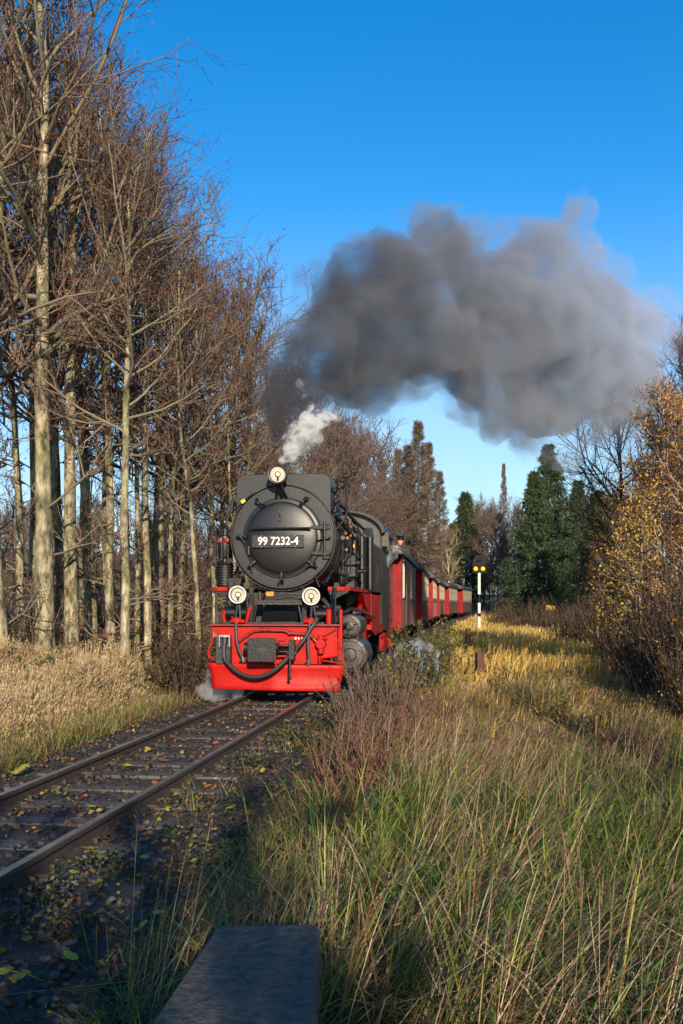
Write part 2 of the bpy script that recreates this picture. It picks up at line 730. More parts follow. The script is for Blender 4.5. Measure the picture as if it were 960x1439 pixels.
def build_block():
    root = empty('concrete_block', (-0.27, 2.3, 0.0), 0.0)
    tag(root, 'dark pitted concrete block with a flat top among the grass beside the track', 'concrete block')
    bm = bmesh.new()
    vs = [(-0.33, -1.1, -0.3), (0.20, -1.1, -0.3), (0.20, 0.92, -0.3), (-0.125, 0.90, -0.3)]
    top = [(-0.32, -1.1, 0.60), (0.195, -1.1, 0.60), (0.198, 0.91, 0.60), (-0.125, 0.89, 0.605)]
    a = [bm.verts.new(v) for v in vs]
    b = [bm.verts.new(v) for v in top]
    bm.faces.new(a[::-1])
    bm.faces.new(b)
    for i in range(4):
        j = (i + 1) % 4
        bm.faces.new((a[i], a[j], b[j], b[i]))
    bmesh.ops.subdivide_edges(bm, edges=bm.edges, cuts=26, use_grid_fill=True)
    for v in bm.verts:
        n = mnoise.noise(v.co * 7) * 0.006 + mnoise.noise(v.co * 31) * 0.004
        v.co += Vector((n, n * 0.6, n))
    me = bpy.data.meshes.new('block_body')
    bm.to_mesh(me)
    bm.free()
    me.materials.append(M_conc)
    o = bpy.data.objects.new('block_body', me)
    link(o, root)
    bv = o.modifiers.new('Bevel', 'BEVEL')
    bv.width = 0.012
    bv.segments = 2
    bv.limit_method = 'ANGLE'
    # broken foot slab that shows low on the right side
    mb = MB()
    mb.box(0.205, 0.40, -0.9, 0.22, -0.2, 0.16)
    mb.build('foot_slab', M_conc, root, bev=0.02)


build_block()
# ================================================================ the steam locomotive
# local axes: x to the right seen from the front, y towards the back, z above the rail head
LOCO_HEAD = R(6.9)
loco = empty('steam_locomotive', (-1.06, 15.5, RAIL_TOP), -LOCO_HEAD)
tag(loco, 'black steam locomotive with red buffer beam and snow plough at the head of the train', 'locomotive')


def lp(name, mb, m, parent=loco, **k):
    return mb.build(name, m, parent, **k)


def build_plough():
    rows = []
    prof = [(-0.09, 0.535), (-0.065, 0.47), (-0.055, 0.38), (-0.06, 0.29), (-0.085, 0.20), (-0.11, 0.135)]
    n = 24
    for (y, z) in prof:
        w = 1.075 - 0.085 * (0.535 - z) / 0.4
        row = []
        for i in range(n + 1):
            x = -w + 2 * w * i / n
            dent = 0.012 * mnoise.noise((x * 3, z * 4, 0.3))
            row.append((x + 0.05, y - 0.13 * (1 - abs(x) / w) + dent, z - 0.012 * (x / w) + 0.004 * mnoise.noise((x * 6, 0, 1))))
        rows.append(row)
    p = lp('plough_blade', MB().sheet(rows), M_red, solid=0.014)
    mb = MB()
    for x in (-0.6, -0.2, 0.25, 0.65):
        mb.prism([(-0.02, 0.30), (0.30, 0.52), (0.30, 0.44), (-0.0, 0.22)], 'x', x, x + 0.03)
    mb.build('plough_brace', M_blackrough, p)
    mb = MB()
    for x in (-0.75, -0.35, 0.1, 0.55, 0.9):
        for z in (0.50,):
            mb.cyl((x, -0.15, z), (x, -0.10 - 0.10 * (1 - abs(x)), z), 0.014, seg=8)
    mb.build('bolt', M_darkred, p)


build_plough()


def build_beam():
    mb = MB()
    mb.prism([(-0.985, 1.12), (-0.98, 1.05), (-0.90, 0.985), (-0.90, 0.53), (0.74, 0.53), (0.80, 0.64), (1.0, 0.64), (1.0, 1.12)], 'y', 0.0, 0.05)
    b = lp('buffer_beam', mb, M_red, bev=0.004)
    mb = MB()
    mb.box(-1.0, 1.07, -0.075, 0.10, 1.122, 1.150)
    mb.build('beam_cap', M_darkred, b, bev=0.004)
    mb = MB()
    for x in np.arange(-0.85, 0.98, 0.13):
        mb.lathe((float(x), 0.0, 1.09), (0, -1, 0), [(0, 0.012), (0.006, 0.009), (0.009, 0.002)], seg=8)
    for z in np.arange(0.70, 1.06, 0.09):
        mb.lathe((0.965, 0.0, float(z)), (0, -1, 0), [(0, 0.012), (0.006, 0.009), (0.009, 0.002)], seg=8)
    mb.build('rivet', M_red, b)
    mb = MB()
    for i, w in enumerate((0.045, 0.03, 0.045)):
        mb.box(0.34 + i * 0.055, 0.34 + i * 0.055 + w * 0.8, -0.004, 0.0, 0.965, 0.995)
        mb.box(0.335 + i * 0.055, 0.335 + i * 0.055 + w * 0.7, -0.004, 0.0, 0.915, 0.945)
    mb.build('stencilled_mark', M_white, b)
    # diagonal weld and stay on the right end of the beam
    mb = MB()
    mb.tube([(0.80, -0.012, 0.965), (0.985, -0.012, 1.06)], 0.008, 6)
    mb.build('stay_rod', M_blackrough, b)
    # red post at the right end that carries the running board
    mb = MB()
    mb.box(1.045, 1.085, -0.06, 0.03, 0.60, 1.38)
    mb.box(1.02, 1.045, -0.03, 0.02, 0.66, 1.10)
    mb.build('side_post', M_red, loco, bev=0.004)
    mb = MB()
    mb.tube([(0.72, -0.04, 0.62), (1.10, -0.06, 0.68)], 0.012, 6)
    mb.tube([(0.72, -0.04, 0.60), (1.10, -0.06, 0.545)], 0.012, 6)
    mb.tube([(1.10, -0.06, 0.54), (1.10, -0.06, 0.72), (1.06, -0.05, 0.78)], 0.014, 6)
    lp('step_bracket', mb, M_red)
    mb = MB()
    mb.tube([(-1.02, -0.02, 0.62), (-1.03, -0.02, 0.76), (-0.97, -0.02, 0.84), (-0.97, -0.02, 1.02)], 0.014, 6)
    mb.tube([(-1.03, -0.02, 0.66), (-0.92, -0.02, 0.58)], 0.012, 6)
    lp('step_bracket', mb, M_red)


build_beam()


def arc(p0, p1, sag, n=12, fwd=0.0):
    p0, p1 = Vector(p0), Vector(p1)
    out = []
    for i in range(n + 1):
        t = i / n
        q = p0.lerp(p1, t)
        k = 4 * t * (1 - t)
        out.append(q + Vector((0, -fwd * k, -sag * k)))
    return out


def build_front_fittings():
    # deck behind the beam and its machinery
    mb = MB()
    mb.box(-0.99, 1.0, 0.10, 1.9, 1.105, 1.14)
    mb.box(-0.80, 0.80, 0.02, 0.06, 1.152, 1.18)
    lp('front_deck', mb, M_blackrough)
    mb = MB()
    mb.box(-0.33, 0.33, 0.75, 1.5, 1.15, 1.50)
    mb.prism([(0.42, 1.18), (0.75, 1.48), (0.75, 1.15), (0.42, 1.15)], 'x', -0.28, 0.30)
    mb.prism([(-0.45, 1.15), (-0.30, 1.72), (0.30, 1.72), (0.45, 1.15)], 'y', 0.95, 2.2)
    lp('smokebox_saddle', mb, M_black, bev=0.015)
    mb = MB()
    mb.box(-0.36, 0.42, 0.28, 0.50, 1.475, 1.50)
    st = lp('footplate_step', mb, M_blackrough)
    mb = MB()
    for i in range(14):
        x = -0.345 + i * 0.055
        mb.prism([(x, 1.478), (x + 0.04, 1.500), (x + 0.05, 1.500), (x + 0.01, 1.478)], 'y', 0.268, 0.28)
    mb.box(-0.36, 0.42, 0.262, 0.28, 1.455, 1.475)
    mb.box(-0.36, 0.42, 0.262, 0.28, 1.503, 1.518)
    mb.build('step_tread', M_steel, st)
    mb = MB()
    for s in (-1, 1):
        mb.tube([(s * 0.33, 0.34, 1.47), (s * 0.40, 0.34, 1.15)], 0.022, 8)
        mb.box(s * 0.43 - 0.035, s * 0.43 + 0.035, 0.36, 0.42, 1.15, 1.72)
        mb.tube([(s * 0.95, 0.15, 1.15), (s * 0.95, 0.15, 1.72)], 0.018, 8)
        mb.tube([(s * 0.85, 0.32, 1.15), (s * 0.86, 0.60, 1.75)], 0.018, 8)
    mb.tube([(0.93, -0.02, 1.15), (0.93, 0.4, 1.72)], 0.018, 8)
    lp('handrail_post', mb, M_black)
    # piping between lamps
    mb = MB()
    mb.tube([(-0.28, 0.45, 1.50), (-0.24, 0.40, 1.62), (-0.1, 0.40, 1.64), (0.42, 0.40, 1.63), (0.48, 0.42, 1.58)], 0.016, 8)
    mb.tube([(-0.28, 0.45, 1.48), (0.05, 0.42, 1.56), (0.16, 0.45, 1.58), (0.50, 0.45, 1.54)], 0.02, 8)
    mb.tube([(-0.30, 0.40, 1.42), (-0.30, 0.40, 1.66)], 0.028, 8)
    mb.tube([(0.70, 0.5, 1.55), (0.80, 0.55, 1.42), (0.98, 0.6, 1.40)], 0.035, 10)
    mb.tube([(-0.48, 0.4, 1.18), (-0.52, 0.5, 1.45), (-0.60, 0.6, 1.8)], 0.02, 8)
    lp('steam_pipe', mb, M_steel)
    mb = MB()
    mb.box(-0.19, -0.06, 0.34, 0.42, 1.585, 1.665)
    lp('junction_box', mb, M_brass, bev=0.008)
    mb = MB()
    mb.tube([(-0.80, 0.12, 1.15), (-0.82, 0.10, 1.28), (-0.80, 0.1, 1.36)], 0.025, 8)
    mb.tube([(-0.46, 0.12, 1.16), (-0.40, 0.10, 1.38), (-0.38, 0.1, 1.44)], [0.03, 0.03, 0.012], 8)
    mb.tube([(0.86, 0.08, 1.14), (0.86, 0.08, 1.36)], 0.045, 10)
    mb.lathe((0.86, 0.08, 1.36), (0, 0, 1), [(0, 0.045), (0.02, 0.05), (0.03, 0.02)], seg=12)
    lp('lever_handle', mb, M_red)
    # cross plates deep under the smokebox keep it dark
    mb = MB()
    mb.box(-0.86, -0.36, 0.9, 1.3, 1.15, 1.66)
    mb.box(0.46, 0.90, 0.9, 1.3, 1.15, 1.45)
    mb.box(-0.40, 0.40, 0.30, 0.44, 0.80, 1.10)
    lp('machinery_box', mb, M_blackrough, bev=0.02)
    mb = MB()
    mb.cyl((-0.88, 0.5, 1.32), (-0.52, 0.5, 1.32), 0.11, seg=18)
    mb.cyl((0.50, 0.55, 1.30), (0.88, 0.55, 1.30), 0.11, seg=18)
    lp('air_reservoir', mb, M_black)


build_front_fittings()


def build_coupling():
    mb = MB()
    mb.prism(rrect(-0.06, 0.775, 0.44, 0.36, 0.035), 'y', -0.62, -0.585)
    mb.prism(rrect(-0.06, 0.775, 0.36, 0.28, 0.03), 'y', -0.585, -0.50)
    c = lp('centre_coupling', mb, M_blackrough, bev=0.006)
    mb = MB()
    mb.prism(rrect(-0.05, 0.78, 0.13, 0.055, 0.01), 'y', -0.624, -0.60)
    mb.build('coupling_slot', M_rubber, c)
    mb = MB()
    mb.prism([(-0.20, 0.70), (-0.20, 0.86), (0.10, 0.86), (0.10, 0.70)], 'y', -0.50, 0.0)
    mb.cyl((-0.38, -0.25, 0.79), (0.32, -0.25, 0.79), 0.045, seg=10)
    mb.cyl((-0.40, -0.25, 0.79), (-0.34, -0.25, 0.79), 0.085, seg=12)
    mb.build('drawbar', M_blackrough, c)
    mb = MB()
    mb.tube([(0.15, -0.40, 0.83), (0.34, -0.38, 0.83)], 0.020, 8)
    mb.tube([(0.15, -0.40, 0.74), (0.34, -0.38, 0.74)], 0.020, 8)
    mb.box(0.315, 0.405, -0.44, -0.32, 0.62, 0.92)
    mb.tube([(0.34, -0.44, 0.62), (0.34, -0.47, 0.36)], 0.018, 8)
    mb.tube([(0.16, -0.46, 0.90), (0.26, -0.46, 0.905)], 0.012, 8)
    mb.lathe((0.34, -0.47, 0.36), (0, 0, -1), [(0, 0.026), (0.02, 0.03), (0.04, 0.01)], seg=10)
    mb.box(0.28, 0.44, -0.40, -0.36, 0.70, 0.75)
    mb.build('screw_shackle', M_blackrough, c, bev=0.005)
    # big hose hanging in an arc across the plough
    mb = MB()
    pts = [Vector((-0.72, -0.22, 0.90)), Vector((-0.73, -0.24, 0.78)), Vector((-0.72, -0.27, 0.64))]
    pts += arc((-0.70, -0.28, 0.60), (0.27, -0.42, 0.62), 0.26, 14, 0.05)
    pts += [Vector((0.36, -0.30, 0.72)), Vector((0.50, -0.18, 0.90)), Vector((0.60, -0.10, 1.08)), Vector((0.67, -0.06, 1.19))]
    mb.tube(pts, 0.033, 12)
    h = lp('heating_hose', mb, M_rubber)
    mb = MB()
    for q, d in ((pts[0], Vector((0, 0, 1))), (pts[-1], Vector((0.3, 0, 0.6)))):
        mb.cyl(q - d.normalized() * 0.03, q + d.normalized() * 0.07, 0.043, seg=12)
    mb.build('hose_clamp', M_steel, h)
    mb = MB()
    mb.tube([(-0.58, -0.08, 1.20), (-0.57, -0.12, 1.08), (-0.55, -0.15, 0.88), (-0.50, -0.16, 0.72), (-0.46, -0.15, 0.63)], 0.024, 10)
    h = lp('brake_hose', mb, M_rubber)
    mb = MB()
    mb.cyl((-0.46, -0.15, 0.65), (-0.44, -0.16, 0.56), 0.032, seg=10)
    mb.cyl((-0.50, -0.16, 0.60), (-0.40, -0.16, 0.60), 0.018, seg=8)
    mb.build('hose_coupling', M_steel, h)
    mb = MB()
    mb.tube([(0.58, -0.08, 1.16), (0.575, -0.12, 1.0), (0.565, -0.14, 0.84), (0.575, -0.15, 0.70), (0.58, -0.15, 0.60)], 0.024, 10)
    h = lp('brake_hose', mb, M_rubber)
    mb = MB()
    mb.cyl((0.58, -0.15, 0.62), (0.57, -0.16, 0.52), 0.032, seg=10)
    mb.cyl((0.53, -0.16, 0.58), (0.62, -0.16, 0.56), 0.018, seg=8)
    mb.build('hose_coupling', M_steel, h)
    mb = MB()
    mb.tube([(-0.54, -0.05, 0.88), (-0.42, -0.05, 0.97), (-0.30, -0.05, 1.045), (-0.18, -0.05, 1.06), (0.18, -0.05, 1.05), (0.28, -0.05, 1.01), (0.45, -0.05, 1.00), (0.58, -0.05, 1.0), (0.66, -0.05, 0.90), (0.74, -0.05, 0.82)], 0.026, 10)
    p = lp('air_pipe', mb, M_darkred)
    mb = MB()
    for q in ((-0.18, 1.06), (0.27, 1.01), (0.62, 0.96)):
        mb.lathe((q[0] - 0.03, -0.05, q[1]), (1, 0, 0), [(0, 0.034), (0.06, 0.034)], seg=10)
    mb.build('pipe_union', M_darkred, p)
    mb = MB()
    mb.cyl((0.76, -0.16, 0.85), (0.76, 0.0, 0.85), 0.075, seg=16)
    mb.cyl((0.76, -0.10, 0.70), (0.76, -0.10, 0.98), 0.05, seg=14)
    mb.box(0.68, 0.85, -0.10, -0.02, 0.92, 0.955)
    mb.cyl((0.74, -0.08, 0.66), (0.72, -0.08, 0.56), 0.03, 0.012, seg=8)
    lp('brake_valve', mb, M_red, bev=0.006)
    # cocks with red handles on top of the beam
    for x in (-0.56, 0.60):
        mb = MB()
        mb.cyl((x - 0.11, -0.03, 1.195), (x + 0.11, -0.03, 1.195), 0.030, seg=10)
        mb.lathe((x, -0.10, 1.205), (0, 1, 0), [(0, 0.045), (0.12, 0.055), (0.16, 0.03)], seg=12)
        mb.tube([(x - 0.06, -0.05, 1.21), (x - 0.09, -0.06, 1.27)], 0.018, 6)
        lp('angle_cock', mb, M_red)
    # black ribbed cushion at the left end of the beam
    mb = MB()
    mb.prism(rrect(-0.765, 0.745, 0.23, 0.42, 0.03), 'y', -0.16, -0.02)
    k = lp('rubber_box', mb, M_rubber, bev=0.008)
    mb = MB()
    for z in (0.62, 0.68, 0.82, 0.88):
        mb.box(-0.87, -0.66, -0.175, -0.16, z, z + 0.02)
    mb.build('box_rib', M_rubber, k)
    mb = MB()
    mb.box(-0.80, -0.63, -0.27, -0.14, 0.955, 0.985)
    mb.box(-0.80, -0.785, -0.27, -0.16, 0.80, 0.955)
    mb.box(-0.645, -0.63, -0.27, -0.16, 0.80, 0.955)
    mb.build('hose_holder', M_bright, k)


build_coupling()


def headlamp(x, y, z, r, bracket_to):
    """one lamp facing forward"""
    mb = MB()
    mb.lathe((x, y, z), (0, 1, 0), [(-0.02, r * 0.98), (0.0, r), (0.05, r * 1.0), (0.09, r * 0.92), (0.18, r * 0.72), (0.21, r * 0.3)], seg=28, cap=False)
    h = lp('headlamp', mb, M_black)
    mb = MB()
    mb.lathe((x, y, z), (0, 1, 0), [(-0.022, r * 0.98), (-0.034, r * 0.93), (-0.028, r * 0.82), (-0.012, r * 0.80), (-0.012, r * 0.96)], seg=28, cap=False)
    mb.build('lamp_rim', M_white if r < 0.155 else M_steel, h, bev=0)
    mb = MB()
    mb.lathe((x, y, z), (0, 1, 0), [(-0.014, r * 0.82), (0.030, r * 0.74)], seg=28, cap=False)
    mb.build('lamp_collar', M_steel, h)
    mb = MB()
    mb.lathe((x, y, z), (0, 1, 0), [(0.028, r * 0.745), (0.05, r * 0.66), (0.085, r * 0.45), (0.10, r * 0.05)], seg=28, cap=True)
    mb.build('reflector', M_lamp, h)
    mb = MB()
    mb.lathe((x, y, z), (0, 1, 0), [(0.0, 0.01), (0.01, 0.028), (0.05, 0.030), (0.095, 0.022)], seg=14)
    mb.build('bulb', M_bulb, h)
    mb = MB()
    mb.lathe((x, y, z), (0, 1, 0), [(0.02, 0.046), (0.015, 0.040), (0.02, 0.034), (0.06, 0.034)], seg=18, cap=False)
    mb.tube([(x, y + 0.02, z - 0.035), (x, y + 0.03, z - r * 0.62)], 0.016, 6)
    mb.build('bulb_holder', M_blackrough, h)
    mb = MB()
    for b in bracket_to:
        mb.tube([(x + (b[0] - x) * 0.2, y + 0.08, z - r * 0.85), b], 0.022, 8)
    mb.build('lamp_bracket', M_black, h)
    return h


headlamp(-0.59, 0.10, 1.61, 0.145, [(-0.56, 0.16, 1.15), (-0.66, 0.16, 1.15)])
headlamp(0.58, 0.10, 1.585, 0.145, [(0.56, 0.16, 1.15), (0.66, 0.16, 1.15)])
headlamp(-0.02, 0.45, 3.545, 0.165, [(-0.09, 0.72, 3.20), (0.0, 0.72, 3.20), (0.08, 0.72, 3.20)])


def build_smokebox():
    zc = 2.555
    mb = MB()
    mb.lathe((0, 0.80, zc), (0, 1, 0), [(0.02, 0.84), (0.03, 0.858), (0.06, 0.862), (1.7, 0.862), (1.70, 0.83)], seg=64)
    sb = lp('smokebox', mb, M_black)
    mb = MB()
    mb.lathe((0, 0.80, zc), (0, 1, 0), [(0.02, 0.84), (0.0, 0.845), (-0.012, 0.835), (-0.014, 0.70), (-0.012, 0.615), (0.01, 0.60)], seg=64, cap=False)
    mb.build('front_ring', M_ring, sb)
    mb = MB()
    mb.lathe((0, 0.80, zc), (0, 1, 0), [(0.02, 0.868), (0.02, 0.876), (0.09, 0.876), (0.09, 0.862)], seg=64, cap=False)
    mb.build('edge_band', M_steel, sb)
    # dished door
    mb = MB()
    prof = [(-0.014, 0.665), (-0.036, 0.655), (-0.040, 0.60), (-0.050, 0.575)]
    for i in range(1, 12):
        t = i / 11
        prof.append((-0.050 - 0.075 * math.sin(t * math.pi / 2) ** 1.5, 0.575 * math.cos(t * math.pi / 2) + 0.002))
    mb.lathe((0.0, 0.80, zc - 0.01), (0, 1, 0), prof, seg=64)
    d = lp('smokebox_door', mb, M_door)
    mb = MB()
    mb.lathe((0.0, 0.80, zc - 0.01), (0, 1, 0), [(-0.038, 0.66), (-0.046, 0.652), (-0.046, 0.640), (-0.038, 0.632)], seg=64, cap=False)
    mb.build('door_rim', M_black, d)
    # dogs that hold the door
    for a in (58, 124, 180, 222, 270, 318):
        rr = 0.675
        c = Vector((rr * math.cos(R(a)), 0, rr * math.sin(R(a))))
        rad = c.normalized()
        mb = MB()
        p0 = Vector((0, 0.765, zc)) + c
        mb.tube([p0 + rad * 0.08, p0 + rad * 0.02 + Vector((0, -0.06, 0)), p0 - rad * 0.09 + Vector((0, -0.04, 0))], 0.028, 6)
        mb.cyl(p0 + Vector((0, 0.02, 0)), p0 + Vector((0, -0.095, 0)), 0.017, seg=8)
        tn = Vector((-rad.z, 0, rad.x))
        q = p0 + Vector((0, -0.075, 0))
        ang = R(20 + a * 1.7)
        dv = tn * math.cos(ang) + rad * math.sin(ang)
        mb.tube([q - dv * 0.07, q + dv * 0.12], [0.020, 0.014], 6)
        mb.build('door_dog', M_blackrough, d)
    # hinge on the right
    mb = MB()
    mb.cyl((0.70, 0.735, zc - 0.34), (0.70, 0.735, zc + 0.24), 0.020, seg=10)
    for z in (zc + 0.155, zc - 0.265):
        mb.prism([(0.70, z - 0.035), (0.48, z - 0.028), (0.48, z + 0.028), (0.70, z + 0.035)], 'y', 0.715, 0.735)
        mb.cyl((0.70, 0.735, z - 0.05), (0.70, 0.735, z + 0.05), 0.032, seg=10)
        mb.box(0.69, 0.79, 0.745, 0.775, z - 0.03, z + 0.03)
    mb.box(0.70, 0.76, 0.74, 0.77, zc + 0.19, zc + 0.25)
    mb.box(0.66, 0.78, 0.74, 0.77, zc - 0.36, zc - 0.31)
    mb.tube([(0.58, 0.73, zc - 0.07), (0.70, 0.70, zc - 0.03), (0.80, 0.73, zc - 0.02)], 0.016, 6)
    mb.build('door_hinge', M_black, d, bev=0.004)
    # handrail across the door, just above the number
    mb = MB()
    mb.tube([(-0.52, 0.62, zc + 0.135), (0.50, 0.62, zc + 0.135)], 0.017, 10)
    for x in (-0.47, 0.0, 0.45):
        mb.tube([(x, 0.62, zc + 0.135), (x, 0.72, zc + 0.135)], 0.012, 6)
    mb.build('door_handrail', M_black, d)
    mb = MB()
    mb.box(-0.05, 0.0, 0.655, 0.70, zc + 0.26, zc + 0.31)
    mb.tube([(-0.03, 0.66, zc + 0.33), (-0.01, 0.655, zc + 0.37), (-0.03, 0.66, zc + 0.41), (-0.01, 0.665, zc + 0.46)], 0.012, 6)
    mb.build('door_latch', M_blackrough, d)
    mb = MB()
    mb.tube([(-0.55, 0.74, zc - 0.13), (-0.545, 0.70, zc - 0.15), (-0.54, 0.70, zc - 0.28), (-0.54, 0.74, zc - 0.31)], 0.012, 6)
    mb.build('grab_handle', M_black, d)
    # number plate
    px, pz = -0.045, zc - 0.075
    mb = MB()
    mb.prism(rrect(px, pz, 0.84, 0.20, 0.012), 'y', 0.645, 0.657)
    np_ = lp('number_plate', mb, M_blackrough, bev=0.002)
    mb = MB()
    for a, b in ((-0.415, 0), (0.415, 0)):
        mb.box(px + a - 0.012, px + a + 0.012, 0.640, 0.6445, pz - 0.09, pz + 0.09)
    mb.box(px - 0.42, px + 0.42, 0.640, 0.6445, pz + 0.088, pz + 0.097)
    mb.box(px - 0.42, px + 0.42, 0.640, 0.6445, pz - 0.097, pz - 0.088)
    mb.build('plate_border', M_blackrough, np_)
    t = text_mesh('plate_lettering', '99 7232-4', 0.182, M_letter, np_, 0.004, 0.90)
    t.location = (px, 0.640, pz)
    t.rotation_euler = (R(90), 0, 0)
    mb = MB()
    for x in (-0.27, 0.28):
        for z in (-0.088, 0.088):
            mb.lathe((px + x, 0.645, pz + z), (0, -1, 0), [(0, 0.008), (0.008, 0.006)], seg=8)
    mb.box(px - 0.3, px - 0.27, 0.657, 0.72, pz - 0.05, pz + 0.05)
    mb.box(px + 0.27, px + 0.3, 0.657, 0.72, pz - 0.05, pz + 0.05)
    mb.build('plate_bolt', M_bright, np_)
    # rivets round the ring
    mb = MB()
    for k in range(48):
        a = 2 * math.pi * k / 48
        mb.lathe((0.80 * math.cos(a), 0.787, zc + 0.80 * math.sin(a)), (0, -1, 0), [(0, 0.010), (0.006, 0.008), (0.009, 0.002)], seg=6)
    mb.build('rivet', M_ring, sb)
    # plate box over the smokebox
    mb = MB()
    out = []
    for a in np.linspace(180 - 25, 180 - 155, 20):
        out.append((0.868 * math.cos(R(a)), zc + 0.868 * math.sin(R(a))))
    top = []
    for cx, a0 in ((0.63, 0), (-0.63, 90)):
        for i in range(9):
            a = R(a0 + 90 * i / 8)
            top.append((cx + 0.16 * math.cos(a), 3.445 + 0.16 * math.sin(a)))
    poly = out + top
    mb.prism(poly, 'y', 0.87, 1.55)
    hb = lp('feedwater_heater', mb, M_ring, bev=0.012)
    mb = MB()
    mb.lathe((0, 1.9, zc + 0.6), (0, 0, 1), [(0, 0.32), (0.2, 0.25), (0.25, 0.23), (0.42, 0.22), (0.44, 0.26), (0.5, 0.25), (0.5, 0.19), (0.3, 0.18)], seg=28, cap=False)
    lp('chimney', mb, M_blackrough)
    # yellow tag and its pipe at the upper left
    mb = MB()
    mb.prism([(-0.70, 3.155), (-0.64, 3.195), (-0.61, 3.15), (-0.67, 3.11)], 'y', 0.775, 0.79)
    lp('yellow_tag', mb, M_yellow)
    mb = MB()
    mb.tube([(-0.80, 0.83, 3.02), (-0.70, 0.80, 3.12), (-0.55, 0.79, 3.24), (-0.44, 0.80, 3.30)], 0.014, 6)
    lp('lubricator_pipe', mb, M_steel)


build_smokebox()


def build_boiler():
    zc = 2.555
    mb = MB()
    mb.lathe((0, 2.5, zc), (0, 1, 0), [(0, 0.83), (0.02, 0.80), (6.1, 0.80)], seg=48)
    b = lp('boiler', mb, M_black)
    for y in (2.9, 3.7, 4.5, 5.3, 6.2, 7.2):
        mb = MB()
        mb.lathe((0, y, zc), (0, 1, 0), [(0, 0.80), (0.0, 0.808), (0.05, 0.808), (0.05, 0.80)], seg=48, cap=False)
        mb.build('boiler_band', M_steel, b)
    for y, r, h in ((3.3, 0.34, 0.27), (4.6, 0.40, 0.28), (6.0, 0.34, 0.25)):
        mb = MB()
        mb.lathe((0, y, zc + 0.70), (0, 0, 1), [(0, r * 1.15), (0.1, r), (h, r), (h + 0.07, r * 0.8), (h + 0.1, r * 0.3)], seg=28)
        lp('dome', mb, M_black)
    mb = MB()
    for s in (-1, 1):
        mb.tube([(s * 0.83, 2.6, zc + 0.36), (s * 0.83, 8.4, zc + 0.36)], 0.018, 8)
        for y in (2.7, 4.2, 5.6, 7.0, 8.2):
            mb.tube([(s * 0.72, y, zc + 0.36), (s * 0.83, y, zc + 0.36)], 0.012, 6)
    lp('boiler_handrail', mb, M_steel)


build_boiler()


def build_running_boards():
    for s in (-1, 1):
        mb = MB()
        w0, w1 = (0.72, 1.06) if s > 0 else (0.80, 1.26)
        mb.prism([(s * w0, 1.0), (s * (w1 - 0.08), 1.0), (s * w1, 1.10), (s * w1, 4.5), (s * w0, 4.5)], 'z', 1.705, 1.73)
        b = lp('running_board', mb, M_blackrough)
        mb = MB()
        mb.prism([(s * w0, 0.985), (s * (w1 - 0.07), 0.985), (s * (w1 + 0.02), 1.09), (s * (w1 + 0.02), 4.6), (s * (w1 + 0.001), 4.6), (s * (w1 + 0.001), 1.10), (s * (w1 - 0.08), 1.0), (s * w0, 1.0)], 'z', 1.685, 1.750)
        mb.build('red_edging', M_red, b, bev=0.004)
        mb = MB()
        mb.prism([(s * w0, 1.70), (s * w1, 1.70), (s * w1, 1.66), (s * (w0 + 0.05), 1.52)], 'y', 1.02, 1.05)
        mb.prism([(s * w0, 1.70), (s * w1, 1.70), (s * w1, 1.66), (s * (w0 + 0.05), 1.40)], 'y', 3.4, 3.43)
        mb.build('board_bracket', M_black, b)


build_running_boards()


